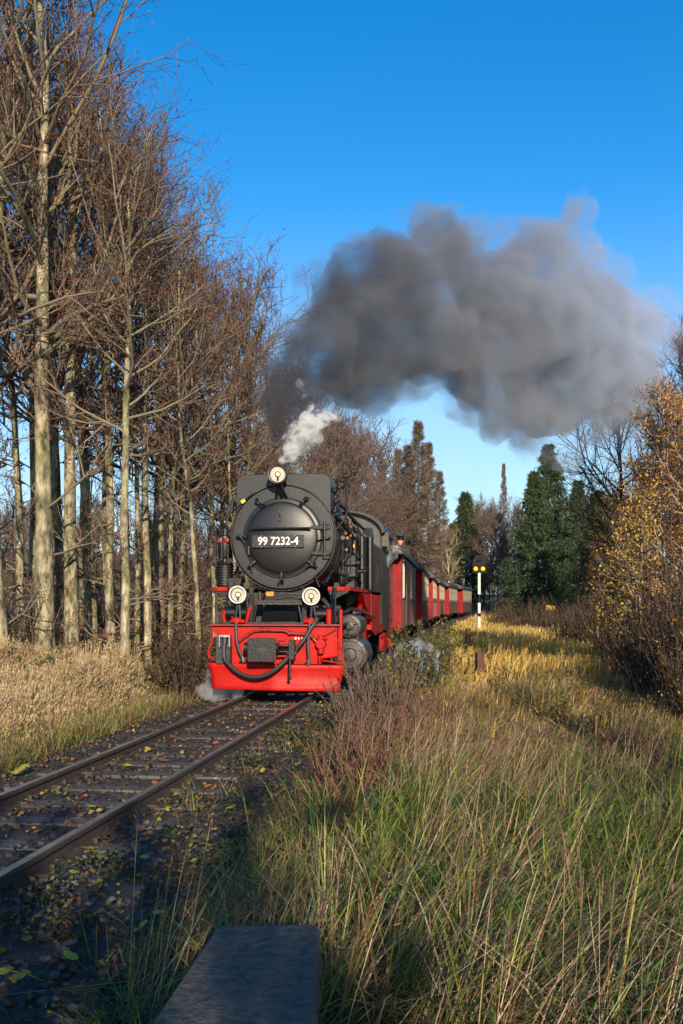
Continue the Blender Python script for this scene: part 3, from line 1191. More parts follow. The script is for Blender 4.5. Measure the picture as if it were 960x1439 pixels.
def build_air_pump():
    x, y = -1.16, 1.62
    mb = MB()
    mb.lathe((x, y, 1.75), (0, 0, 1), [(0, 0.12), (0.03, 0.15)] + [(0.03 + 0.045 * i + d, r) for i in range(8) for d, r in ((0.0, 0.135), (0.006, 0.16), (0.026, 0.16), (0.032, 0.135))] + [(0.42, 0.15), (0.44, 0.10)], seg=24)
    p = lp('air_pump', mb, M_blackrough)
    mb = MB()
    mb.lathe((x, y, 2.19), (0, 0, 1), [(0, 0.06), (0.06, 0.06), (0.07, 0.11), (0.12, 0.125), (0.38, 0.125), (0.40, 0.14), (0.44, 0.14), (0.46, 0.09)], seg=24)
    mb.cyl((x - 0.03, y - 0.13, 2.22), (x - 0.03, y - 0.13, 2.62), 0.02, seg=8)
    mb.cyl((x + 0.08, y - 0.13, 2.15), (x + 0.08, y - 0.13, 2.5), 0.016, seg=8)
    mb.build('steam_cylinder', M_black, p)
    mb = MB()
    for sx in (-0.06, 0.06):
        mb.lathe((x + sx, y - 0.16, 2.56), (0, 1, 0), [(0, 0.02), (0.01, 0.045), (0.04, 0.045), (0.05, 0.02)], seg=12)
    mb.build('red_handwheel', M_darkred, p)
    mb = MB()
    mb.cyl((x, y, 2.62), (x, y, 2.76), 0.05, seg=10)
    mb.tube([(x - 0.1, y, 2.72), (x + 0.12, y, 2.74)], 0.03, 8)
    mb.tube([(x + 0.12, y, 2.74), (x + 0.18, y, 2.8), (-0.86, y, 2.86)], 0.025, 8)
    mb.tube([(x + 0.15, y - 0.1, 1.76), (x + 0.20, y - 0.1, 2.0), (-0.84, y - 0.1, 2.2)], 0.022, 8)
    mb.tube([(x - 0.16, y, 1.9), (x - 0.17, y, 2.5), (x - 0.1, y, 2.65)], 0.018, 8)
    mb.build('pump_pipe', M_blackrough, p)
    mb = MB()
    mb.tube([(-0.90, 1.15, 1.74), (-0.86, 1.2, 1.95), (-0.72, 1.2, 2.05)], 0.016, 6)
    mb.tube([(-0.75, 0.95, 1.74), (-0.66, 0.85, 1.92)], 0.016, 6)
    mb.box(-1.0, -0.78, 1.2, 1.5, 1.735, 1.90)
    lp('lubricator', mb, M_blackrough)
    mb = MB()
    mb.box(-0.98, -0.88, 1.0, 1.1, 3.0, 3.1)
    mb.tube([(-0.88, 1.1, 2.95), (-0.93, 1.1, 3.08), (-0.90, 1.1, 3.2)], 0.03, 8)
    lp('heater_valve', mb, M_black)


build_air_pump()


def build_right_gear():
    # bolted pump boxes
    for z0, z1 in ((2.16, 2.36), (1.95, 2.14)):
        mb = MB()
        mb.prism(rrect(0.925, (z0 + z1) / 2, 0.20, z1 - z0, 0.02), 'y', 2.42, 2.9)
        p = lp('feed_pump', mb, M_ring, bev=0.008)
        mb = MB()
        for sx in (-0.07, 0.07):
            for sz in (-0.065, 0.065):
                mb.lathe((0.925 + sx, 2.42, (z0 + z1) / 2 + sz), (0, -1, 0), [(0, 0.02), (0.02, 0.02)], seg=6)
        mb.build('cover_bolt', M_steel, p)
    mb = MB()
    mb.box(0.72, 0.82, 2.45, 2.9, 1.90, 2.34)
    mb.box(0.86, 1.02, 2.3, 2.6, 1.735, 1.88)
    mb.box(0.70, 0.80, 1.9, 2.3, 1.735, 1.86)
    mb.cyl((0.80, 2.3, 1.80), (0.80, 2.3, 2.0), 0.07, seg=14)
    mb.cyl((0.86, 2.35, 1.92), (0.86, 2.30, 1.92), 0.055, seg=12)
    mb.cyl((1.05, 2.5, 2.05), (1.22, 2.5, 2.05), 0.035, seg=10)
    mb.cyl((1.02, 2.5, 2.2), (1.10, 2.5, 2.2), 0.05, seg=12)
    lp('pump_valve', mb, M_blackrough, bev=0.008)
    # upright columns
    mb = MB()
    mb.cyl((0.80, 2.2, 2.34), (0.80, 2.2, 2.92), 0.05, seg=14)
    mb.lathe((0.80, 2.2, 2.36), (0, 0, 1), [(0, 0.085), (0.04, 0.085), (0.05, 0.05)], seg=14)
    mb.cyl((1.06, 3.2, 1.75), (1.06, 3.2, 2.72), 0.065, seg=16)
    mb.lathe((1.06, 3.2, 2.12), (0, 0, 1), [(0, 0.10), (0.05, 0.10)], seg=16)
    mb.cyl((0.98, 2.7, 2.36), (0.98, 2.7, 2.62), 0.04, seg=12)
    mb.cyl((1.12, 4.2, 1.75), (1.12, 4.2, 2.78), 0.075, seg=16)
    lp('steam_column', mb, M_black)
    # pipework
    mb = MB()
    mb.tube([(0.83, 1.1, 3.40), (0.83, 1.1, 2.92)], 0.024, 8)
    mb.tube([(0.86, 1.0, 3.45), (0.88, 1.05, 3.49), (0.98, 1.1, 3.49), (1.03, 1.1, 3.44), (1.03, 1.1, 2.98), (0.98, 1.1, 2.86), (0.88, 1.1, 2.74), (0.80, 1.1, 2.66)], 0.017, 10)
    mb.tube([(0.82, 1.0, 2.94), (0.90, 1.4, 2.85), (1.02, 2.2, 2.62)], 0.040, 10)
    mb.tube([(0.84, 1.2, 2.9), (0.84, 1.5, 2.5), (0.76, 1.5, 2.1), (0.62, 1.3, 1.76)], 0.020, 8)
    mb.tube([(0.89, 1.2, 2.4), (0.80, 1.0, 2.0), (0.66, 0.8, 1.80), (0.56, 0.7, 1.88)], 0.014, 8)
    mb.tube([(0.62, 0.72, 1.74), (0.54, 0.72, 1.92), (0.70, 0.75, 2.06)], 0.015, 8)
    mb.tube([(1.0, 2.4, 2.85), (1.06, 2.6, 2.6), (1.05, 2.7, 2.45)], 0.018, 8)
    mb.tube([(0.9, 3.0, 3.0), (1.0, 3.1, 2.9), (1.02, 3.1, 2.55)], 0.02, 8)
    mb.tube([(0.95, 2.0, 2.5), (0.98, 2.0, 2.75), (0.93, 1.9, 2.95)], 0.015, 8)
    mb.tube([(0.86, 1.3, 3.15), (0.92, 1.6, 3.1), (0.96, 2.6, 3.0), (0.98, 4.4, 2.95)], 0.03, 8)
    mb.tube([(0.92, 1.8, 2.3), (0.98, 2.2, 2.4), (1.05, 2.6, 2.3), (1.08, 3.0, 2.35)], 0.014, 8)
    mb.tube([(0.76, 1.3, 2.02), (0.90, 1.6, 1.95), (0.98, 2.3, 1.9)], 0.018, 8)
    lp('steam_pipe', mb, M_blackrough)
    mb = MB()
    for (x, y, z, r) in ((0.95, 2.1, 2.82, 0.055), (0.90, 2.2, 2.72, 0.07), (0.93, 2.0, 2.62, 0.045), (1.0, 2.6, 2.72, 0.05), (0.86, 1.5, 2.88, 0.04)):
        mb.lathe((x, y, z - r), (0, 0, 1), [(0, r * 0.4), (r * 0.5, r), (r * 1.3, r), (r * 1.8, r * 0.5), (r * 2.6, r * 0.35)], seg=12)
    lp('brass_valve', mb, M_copper)
    mb = MB()
    mb.box(0.99, 1.015, 2.38, 2.40, 2.47, 2.53)
    lp('yellow_label', mb, M_yellow)
    mb = MB()
    for (x, y, z) in ((0.83, 1.0, 3.3), (0.85, 1.0, 3.12), (0.83, 1.0, 2.96), (0.90, 1.05, 3.36)):
        mb.lathe((x, y, z), (0, 0, 1), [(0, 0.035), (0.02, 0.045), (0.05, 0.045), (0.07, 0.03)], seg=10)
        mb.tube([(x, y, z + 0.03), (x + 0.09, y - 0.02, z + 0.03)], 0.014, 6)
    lp('heater_fitting', mb, M_blackrough)


build_right_gear()


def build_side_pipes():
    r = np.random.default_rng(90)
    for k in range(16):
        x, y = r.uniform(0.86, 1.06), r.uniform(1.3, 4.3)
        z0, z1 = r.uniform(1.75, 2.2), r.uniform(2.4, 3.0)
        rad = r.choice([0.011, 0.014, 0.018, 0.026])
        mb = MB()
        mb.tube([(x - 0.05, y, z0), (x, y, z0 + 0.1), (x, y + 0.02, z1 - 0.1), (x - 0.06, y + 0.1, z1), (0.80, y + 0.15, z1 + 0.05)], float(rad), 7)
        p = lp('side_pipe', mb, (M_black, M_blackrough, M_steel, M_black)[k % 4])
        mb = MB()
        zz = r.uniform(z0 + 0.15, z1 - 0.15)
        mb.lathe((x, y, zz), (0, 0, 1), [(0, rad * 1.2), (0.01, rad * 2.3), (0.05, rad * 2.3), (0.06, rad * 1.2)], seg=8)
        if k % 3 == 0:
            mb.tube([(x, y, zz + 0.03), (x + 0.02, y - 0.09, zz + 0.03)], 0.012, 6)
            mb.lathe((x + 0.02, y - 0.09, zz + 0.03), (0, -1, 0), [(0, 0.04), (0.015, 0.04)], seg=10)
        mb.build('pipe_valve', (M_steel, M_copper, M_blackrough)[k % 3], p)


build_side_pipes()


def cylinder(s):
    x = s * 1.02
    mb = MB()
    mb.lathe((x, 1.58, 0.60), (0, 1, 0), [(0, 0.27), (0.02, 0.30), (0.06, 0.30), (0.07, 0.285), (0.95, 0.285), (0.96, 0.30), (1.0, 0.30)], seg=36)
    mb.lathe((x, 1.50, 1.09), (0, 1, 0), [(0, 0.17), (0.02, 0.205), (0.06, 0.205), (0.07, 0.19), (1.1, 0.19)], seg=32)
    mb.box(min(x - s * 0.45, x + s * 0.14), max(x - s * 0.45, x + s * 0.14), 1.68, 2.5, 0.45, 1.22)
    c = lp('steam_cylinder', mb, M_steel, bev=0.006)
    mb = MB()
    mb.lathe((x, 1.50, 1.09), (0, -1, 0), [(0, 0.15), (0.01, 0.145), (0.012, 0.08), (0.05, 0.075), (0.06, 0.04), (0.09, 0.035)], seg=24)
    for k in range(8):
        a = 2 * math.pi * k / 8
        mb.lathe((x + 0.185 * math.cos(a), 1.52, 1.09 + 0.185 * math.sin(a)), (0, -1, 0), [(0, 0.014), (0.03, 0.014)], seg=6)
    for k in range(3):
        a = 2 * math.pi * k / 3 + 0.3
        mb.tube([(x, 1.47, 1.09), (x + 0.15 * math.cos(a), 1.49, 1.09 + 0.15 * math.sin(a))], 0.014, 6)
    mb.build('valve_cover', M_steel, c)
    mb = MB()
    mb.lathe((x, 1.58, 0.60), (0, -1, 0), [(0, 0.24), (0.02, 0.23), (0.03, 0.12), (0.05, 0.10), (0.06, 0.02)], seg=28)
    for k in range(12):
        a = 2 * math.pi * k / 12
        mb.lathe((x + 0.27 * math.cos(a), 1.60, 0.60 + 0.27 * math.sin(a)), (0, -1, 0), [(0, 0.016), (0.035, 0.016)], seg=6)
    mb.build('cylinder_cover', M_steel, c)


cylinder(1)
cylinder(-1)


def build_underframe():
    mb = MB()
    for s in (-1, 1):
        mb.box(s * 0.44 - 0.015, s * 0.44 + 0.015, 0.05, 11.2, 0.55, 1.10)
    mb.box(-0.42, 0.42, 0.06, 0.1, 0.55, 1.05)
    mb.box(-0.42, 0.42, 10.9, 11.0, 0.55, 1.10)
    lp('frame', mb, M_red)
    for y in (3.6, 4.85, 6.1, 7.35, 8.6):
        for s in (-1, 1):
            mb = MB()
            mb.lathe((s * 0.50, y, 0.46), (s, 0, 0), [(0, 0.50), (0.02, 0.47), (0.02, 0.42), (0.10, 0.42), (0.10, 0.45), (0.0, 0.45)], seg=32, cap=False)
            mb.lathe((s * 0.50, y, 0.46), (s, 0, 0), [(0, 0.1), (0.12, 0.1)], seg=16)
            for k in range(10):
                a = 2 * math.pi * k / 10
                mb.tube([(s * 0.55, y + 0.08 * math.cos(a), 0.46 + 0.08 * math.sin(a)), (s * 0.55, y + 0.44 * math.cos(a), 0.46 + 0.44 * math.sin(a))], 0.024, 6)
            lp('driving_wheel', mb, M_red)
    mb = MB()
    for s in (-1, 1):
        mb.box(s * 0.68 - 0.03, s * 0.68 + 0.03, 3.6, 8.6, 0.36, 0.46)
        mb.box(s * 0.76 - 0.025, s * 0.76 + 0.025, 2.6, 6.1, 0.44, 0.54)
    lp('coupling_rod', mb, M_steel)
    # red motion brackets below the right running board
    mb = MB()
    mb.prism([(3.0, 1.66), (6.9, 1.66), (6.9, 0.86), (5.8, 0.80), (4.7, 0.95), (4.4, 1.25), (3.5, 1.45)], 'x', 0.98, 1.10)
    mb.prism([(3.6, 1.20), (4.2, 1.24), (4.2, 0.60), (3.9, 0.60)], 'x', 0.95, 1.06)
    mb.box(0.82, 1.06, 3.9, 4.0, 0.62, 1.66)
    mb.box(0.70, 1.12, 4.60, 4.66, 0.95, 1.68)
    mb.cyl((1.0, 3.0, 1.30), (1.0, 3.5, 1.42), 0.05, seg=10)
    lp('motion_bracket', mb, M_red, bev=0.006)
    mb = MB()
    mb.tube([(0.78, 2.3, 1.28), (0.92, 2.6, 1.38), (1.06, 3.2, 1.34), (1.14, 4.0, 1.24), (1.18, 4.6, 1.20)], 0.03, 8)
    mb.box(1.0, 1.10, 2.2, 4.4, 1.30, 1.325)
    lp('reach_rod', mb, M_steel)
    mb = MB()
    for y in (8.6, 9.8, 10.9):
        mb.box(0.94, 1.06, y, y + 0.30, 0.34, 0.72)
    mb.box(0.95, 1.07, 8.6, 11.2, 0.62, 0.74)
    mb.box(0.96, 1.02, 5.2, 8.6, 0.80, 1.0)
    lp('cab_step', mb, M_red, bev=0.006)
    mb = MB()
    mb.cyl((1.04, 8.8, 0.35), (1.04, 8.8, 0.78), 0.06, seg=12)
    mb.cyl((1.04, 8.8, 0.68), (1.04, 8.8, 0.70), 0.068, seg=12)
    lp('sand_pipe', mb, M_red)


build_underframe()


def build_tanks_and_cab():
    for s in (-1, 1):
        mb = MB()
        x0, x1 = sorted((s * 0.60, s * 1.0))
        mb.box(x0, x1, 4.52, 8.60, 1.735, 2.80)
        t = lp('side_tank', mb, M_olive, bev=0.02)
        mb = MB()
        for y in np.arange(4.65, 8.6, 0.28):
            for z in (1.80, 2.74):
                mb.lathe((s * 1.0, float(y), z), (s, 0, 0), [(0, 0.014), (0.006, 0.01), (0.009, 0.003)], seg=6)
        mb.build('rivet', M_olive, t)
        mb = MB()
        for y in (6.6, 7.1):
            mb.tube([(s * 1.0, y, 2.35), (s * 1.05, y, 2.35), (s * 1.05, y, 1.95), (s * 1.0, y, 1.95)], 0.012, 6)
        mb.build('tank_handrail', M_steel, t)
        # cab side sheet with a window opening
        mb = MB()
        xa, xb = sorted((s * 0.965, s * 1.0))
        mb.box(xa, xb, 8.62, 11.2, 0.82, 2.82)
        mb.box(xa, xb, 8.62, 9.05, 2.82, 3.18)
        mb.box(xa, xb, 10.75, 11.2, 2.82, 3.18)
        c = lp('cab_side', mb, M_olive)
        mb = MB()
        mb.box(s * 1.02 - 0.02, s * 1.02 + 0.02, 9.02, 9.08, 2.80, 3.18)
        mb.box(s * 1.02 - 0.02, s * 1.02 + 0.02, 10.72, 10.78, 2.80, 3.18)
        mb.box(s * 1.02 - 0.03, s * 1.02 + 0.04, 9.0, 10.8, 2.785, 2.82)
        mb.build('window_frame', M_black, c)
        mb = MB()
        for y in (10.95, 11.28):
            mb.tube([(s * 1.06, y, 0.9), (s * 1.06, y, 2.6)], 0.02, 8)
        for z in (1.0, 1.35, 1.7, 2.05, 2.4):
            mb.box(s * 1.05 - 0.02, s * 1.05 + 0.02, 11.0, 11.25, z, z + 0.1)
        mb.build('cab_handrail', M_steel, c)
    # front wall with round-topped spectacle windows
    roof = []
    for i in range(25):
        a = math.pi * i / 24
        roof.append((1.02 * math.cos(a), 3.16 + 0.52 * math.sin(a)))
    mb = MB()
    mb.prism([(1.0, 2.80)] + roof + [(-1.0, 2.80)], 'y', 8.62, 8.66)
    w = lp('cab_front', mb, M_olive)
    for s in (-1, 1):
        mb = MB()
        mb.prism(rrect(s * 0.68, 3.14, 0.36, 0.42, 0.12), 'y', 8.600, 8.618)
        f = mb.build('spectacle_window', M_steel, w)
    for s in (-1, 1):
        mb = MB()
        mb.prism(rrect(s * 0.68, 3.14, 0.28, 0.34, 0.10), 'y', 8.592, 8.598)
        mb.build('spectacle_pane', M_glass, w)
    mb = MB()
    mb.prism([(-1.0, 0.85), (1.0, 0.85), (1.0, 2.60), (-1.0, 2.60)], 'y', 11.2, 11.24)
    mb.prism([(1.0, 2.60)] + roof + [(-1.0, 2.60)], 'y', 11.24, 11.27)
    lp('cab_back', mb, M_olive)
    mb = MB()
    outer = [(x * 1.07, z + 0.03 + (0.02 if abs(x) < 0.9 else 0)) for x, z in roof]
    mb.prism(outer + roof[::-1], 'y', 8.40, 11.55)
    r = lp('cab_roof', mb, M_blackrough)
    mb = MB()
    mb.box(-0.35, 0.35, 9.3, 10.3, 3.70, 3.80)
    mb.build('roof_vent', M_blackrough, r, bev=0.02)
    mb = MB()
    mb.box(-0.75, 0.75, 8.7, 8.9, 1.0, 3.1)
    mb.cyl((0.3, 8.88, 2.6), (0.3, 8.96, 2.6), 0.12, seg=16)
    mb.box(-0.96, 0.96, 8.7, 11.2, 0.95, 1.05)
    lp('cab_interior', mb, M_blackrough)
    # side window wing at the front corner
    mb = MB()
    mb.box(1.0, 1.16, 8.70, 8.73, 2.86, 3.2)
    mb.prism([(0.84, 2.82), (0.99, 2.82), (0.99, 3.02), (0.84, 3.24)], 'y', 8.2, 8.22)
    lp('wind_shield', mb, M_steel)


build_tanks_and_cab()


# ================================================================ the driver looking out of the cab
M_skin = mat('skin', (0.56, 0.30, 0.20), 0.5, var=0.1, scale=30)
M_jacket = mat('grey_blue_jacket', (0.16, 0.19, 0.22), 0.85, var=0.25, scale=14, bump=0.4, bscale=24)
M_cap = mat('black_cap', (0.012, 0.012, 0.014), 0.3, var=0.2)
M_hair = mat('brown_hair', (0.10, 0.06, 0.035), 0.7, var=0.3)


def skin_mesh(name, verts, edges, radii, material, parent, sub=2, root=0):
    me = bpy.data.meshes.new(name)
    me.from_pydata(verts, edges, [])
    o = bpy.data.objects.new(name, me)
    link(o, parent)
    md = o.modifiers.new('Skin', 'SKIN')
    for i, r in enumerate(radii):
        sv = me.skin_vertices[0].data[i]
        sv.radius = (r, r) if not isinstance(r, tuple) else r
        sv.use_root = (i == root)
    md.use_smooth_shade = True
    ss = o.modifiers.new('Subsurf', 'SUBSURF')
    ss.levels = sub
    ss.render_levels = sub
    dg = bpy.context.evaluated_depsgraph_get()
    m2 = bpy.data.meshes.new_from_object(o.evaluated_get(dg))
    o.modifiers.clear()
    o.data = m2
    m2.materials.clear()
    m2.materials.append(material)
    for p in m2.polygons:
        p.use_smooth = True
    return o


def build_driver():
    # stands inside the cab and leans out of the right-hand window; local frame = locomotive frame
    a = R(-LOCO_HEAD / R(1))
    root = empty('person', loco.matrix_basis @ Vector((0.70, 10.55, 1.16)), -LOCO_HEAD)
    tag(root, 'person in black cap and grey blue jacket leaning out of the cab window', 'person')
    v = [(0.0, 0.0, 0.95), (0.06, -0.02, 1.15), (0.22, -0.06, 1.38), (0.42, -0.12, 1.60), (0.53, -0.17, 1.73), (0.61, -0.22, 1.84),
         (0.40, -0.34, 1.60), (0.50, -0.46, 1.66), (0.46, -0.50, 1.74),      # left arm folded on the sill
         (0.44, 0.10, 1.62), (0.52, 0.16, 1.50), (0.50, -0.02, 1.66),
         (0.0, -0.1, 0.85), (0.0, -0.10, 0.45), (0.0, -0.10, 0.06), (0.0, 0.1, 0.85), (0.0, 0.10, 0.45), (0.0, 0.10, 0.06)]
    e = [(0, 1), (1, 2), (2, 3), (3, 4), (4, 5), (3, 6), (6, 7), (7, 8), (3, 9), (9, 10), (10, 11), (0, 12), (12, 13), (13, 14), (0, 15), (15, 16), (16, 17)]
    r = [0.16, 0.16, 0.17, 0.16, 0.07, 0.055, 0.08, 0.06, 0.045, 0.08, 0.06, 0.045, 0.10, 0.075, 0.055, 0.10, 0.075, 0.055]
    skin_mesh('body', v, e, r, M_jacket, root)
    # head: one shaped mesh, turned towards the line ahead
    bm = bmesh.new()
    bmesh.ops.create_uvsphere(bm, u_segments=24, v_segments=18, radius=1)
    for q in bm.verts:
        x, y, z = q.co
        # face looks towards -y
        w = 0.078 * (1 - 0.18 * max(0, -z))
        d = 0.098
        nx, ny, nz = x * w, y * d, z * 0.118
        if y < -0.3:
            if abs(x) < 0.22 and -0.38 < z < 0.12:
                ny -= 0.022 * (1 - abs(x) / 0.22) * (1 - (z + 0.38) / 0.7)   # nose
            for ex in (-0.38, 0.38):
                dd = (x - ex) ** 2 + (z - 0.06) ** 2
                ny += 0.014 * math.exp(-dd / 0.03)                          # eye sockets
            ny += 0.008 * math.exp(-((z + 0.52) ** 2) / 0.004) * (1 if abs(x) < 0.35 else 0)   # mouth
            if z < -0.75:
                ny -= 0.012                                                # chin
        if abs(x) > 0.85 and abs(z) < 0.3 and -0.25 < y < 0.25:
            nx *= 1.16                                                     # ears
        q.co = (nx, ny, nz)
    me = bpy.data.meshes.new('head')
    bm.to_mesh(me)
    bm.free()
    me.materials.append(M_skin)
    for p in me.polygons:
        p.use_smooth = True
    h = bpy.data.objects.new('head', me)
    link(h, root)
    h.location = (0.64, -0.26, 1.93)
    h.rotation_euler = (R(6), R(4), R(14))
    mb = MB()
    mb.lathe((0, 0.01, 0.055), (0, 0, 1), [(0, 0.090), (0.03, 0.092), (0.035, 0.10), (0.07, 0.118), (0.085, 0.10), (0.09, 0.02)], seg=24)
    mb.add([(-0.075, -0.06, 0.06), (0.075, -0.06, 0.06), (0.06, -0.135, 0.045), (0.0, -0.155, 0.042), (-0.06, -0.135, 0.045),
            (-0.075, -0.06, 0.07), (0.075, -0.06, 0.07), (0.06, -0.135, 0.055), (0.0, -0.155, 0.052), (-0.06, -0.135, 0.055)],
           [(0, 1, 2, 3, 4), (9, 8, 7, 6, 5), (0, 5, 6, 1), (1, 6, 7, 2), (2, 7, 8, 3), (3, 8, 9, 4), (4, 9, 5, 0)])
    mb.build('peaked_cap', M_cap, h)
    mb = MB()
    mb.lathe((0, 0.018, -0.02), (0, 0, 1), [(0, 0.088), (0.04, 0.098), (0.08, 0.095)], seg=20)
    mb.build('hair', M_hair, h)
    mb = MB()
    for ex in (-0.030, 0.030):
        mb.lathe((ex, -0.083, 0.008), (0, -1, 0), [(0, 0.010), (0.004, 0.008), (0.007, 0.003)], seg=8)
    mb.build('eye', M_cap, h)
    # hands: palm, four fingers and a thumb resting over the sill
    for (hx, hy, hz, s) in ((0.46, -0.52, 1.77, 1), (0.50, -0.06, 1.69, -1)):
        vv = [(0, 0, 0), (0.05, -0.02, -0.005)]
        ee = [(0, 1)]
        rr = [0.028, 0.034]
        for k in range(4):
            o_ = (k - 1.5) * 0.020
            ln = (0.062, 0.072, 0.068, 0.052)[k]
            b = len(vv)
            vv += [(0.085, -0.02 + o_, -0.002), (0.085 + ln * 0.5, -0.02 + o_ * 1.1, -0.008), (0.085 + ln * 0.8, -0.02 + o_ * 1.1, -0.045)]
            ee += [(1, b), (b, b + 1), (b + 1, b + 2)]
            rr += [0.011, 0.0095, 0.008]
        b = len(vv)
        vv += [(0.045, -0.02 + s * 0.045, 0.0), (0.075, -0.02 + s * 0.062, -0.01)]
        ee += [(1, b), (b, b + 1)]
        rr += [0.012, 0.010]
        o = skin_mesh('hand', vv, ee, rr, M_skin, root, 1)
        o.location = (hx, hy, hz)
    mb = MB()
    mb.prism(rrect(0.47, 1.66, 0.10, 0.18, 0.03), 'y', -0.30, -0.285)
    mb.build('dark_vest', M_cap, root)


build_driver()


SMALL = ('rivet', 'bolt', 'cover_bolt', 'plate_bolt', 'stencilled_mark', 'step_tread', 'box_rib', 'plate_border', 'boiler_band')
for o in [q for q in COL.objects if q.type == 'MESH' and q.parent is not None]:
    base = o.name.split('.')[0]
    if base in SMALL:
        o['kind'] = 'stuff'
    elif base in ('steam_column', 'handrail_post', 'air_reservoir', 'lever_handle', 'machinery_box', 'pipe_union', 'lubricator', 'heater_fitting',
                  'tank_handrail', 'wind_shield', 'plough_brace', 'hose_clamp', 'board_bracket', 'steam_pipe', 'brass_valve', 'eye', 'frame', 'coupling_rod',
                  'cab_step', 'pump_valve', 'boiler_handrail', 'motion_bracket', 'step_bracket', 'lamp_bracket', 'pump_pipe', 'reach_rod', 'red_handwheel'):
        explode(o)
# ================================================================ coaches
M_coachred = mat('coach_red', (0.095, 0.017, 0.014), 0.45, col2=(0.042, 0.011, 0.009), scale=1.2, bump=0.05, bscale=8, stretch=(1, 1, 0.2))
M_endred = mat('coach_end_red', (0.28, 0.005, 0.007), 0.55, col2=(0.18, 0.004, 0.005), scale=3, bump=0.05, spec=0.2)
M_cream = mat('coach_cream', (0.30, 0.245, 0.155), 0.5, col2=(0.19, 0.15, 0.09), scale=1.5, bump=0.05, stretch=(1, 1, 0.2))
M_roof = mat('coach_roof_grey', (0.055, 0.058, 0.065), 0.6, col2=(0.035, 0.036, 0.04), scale=3, bump=0.2)
M_pane = mat('coach_window_pane', (0.05, 0.055, 0.06), 0.06, var=0.2, spec=0.9)


M_vanframe = mat('van_window_frame', (0.42, 0.37, 0.28), 0.5, var=0.15)


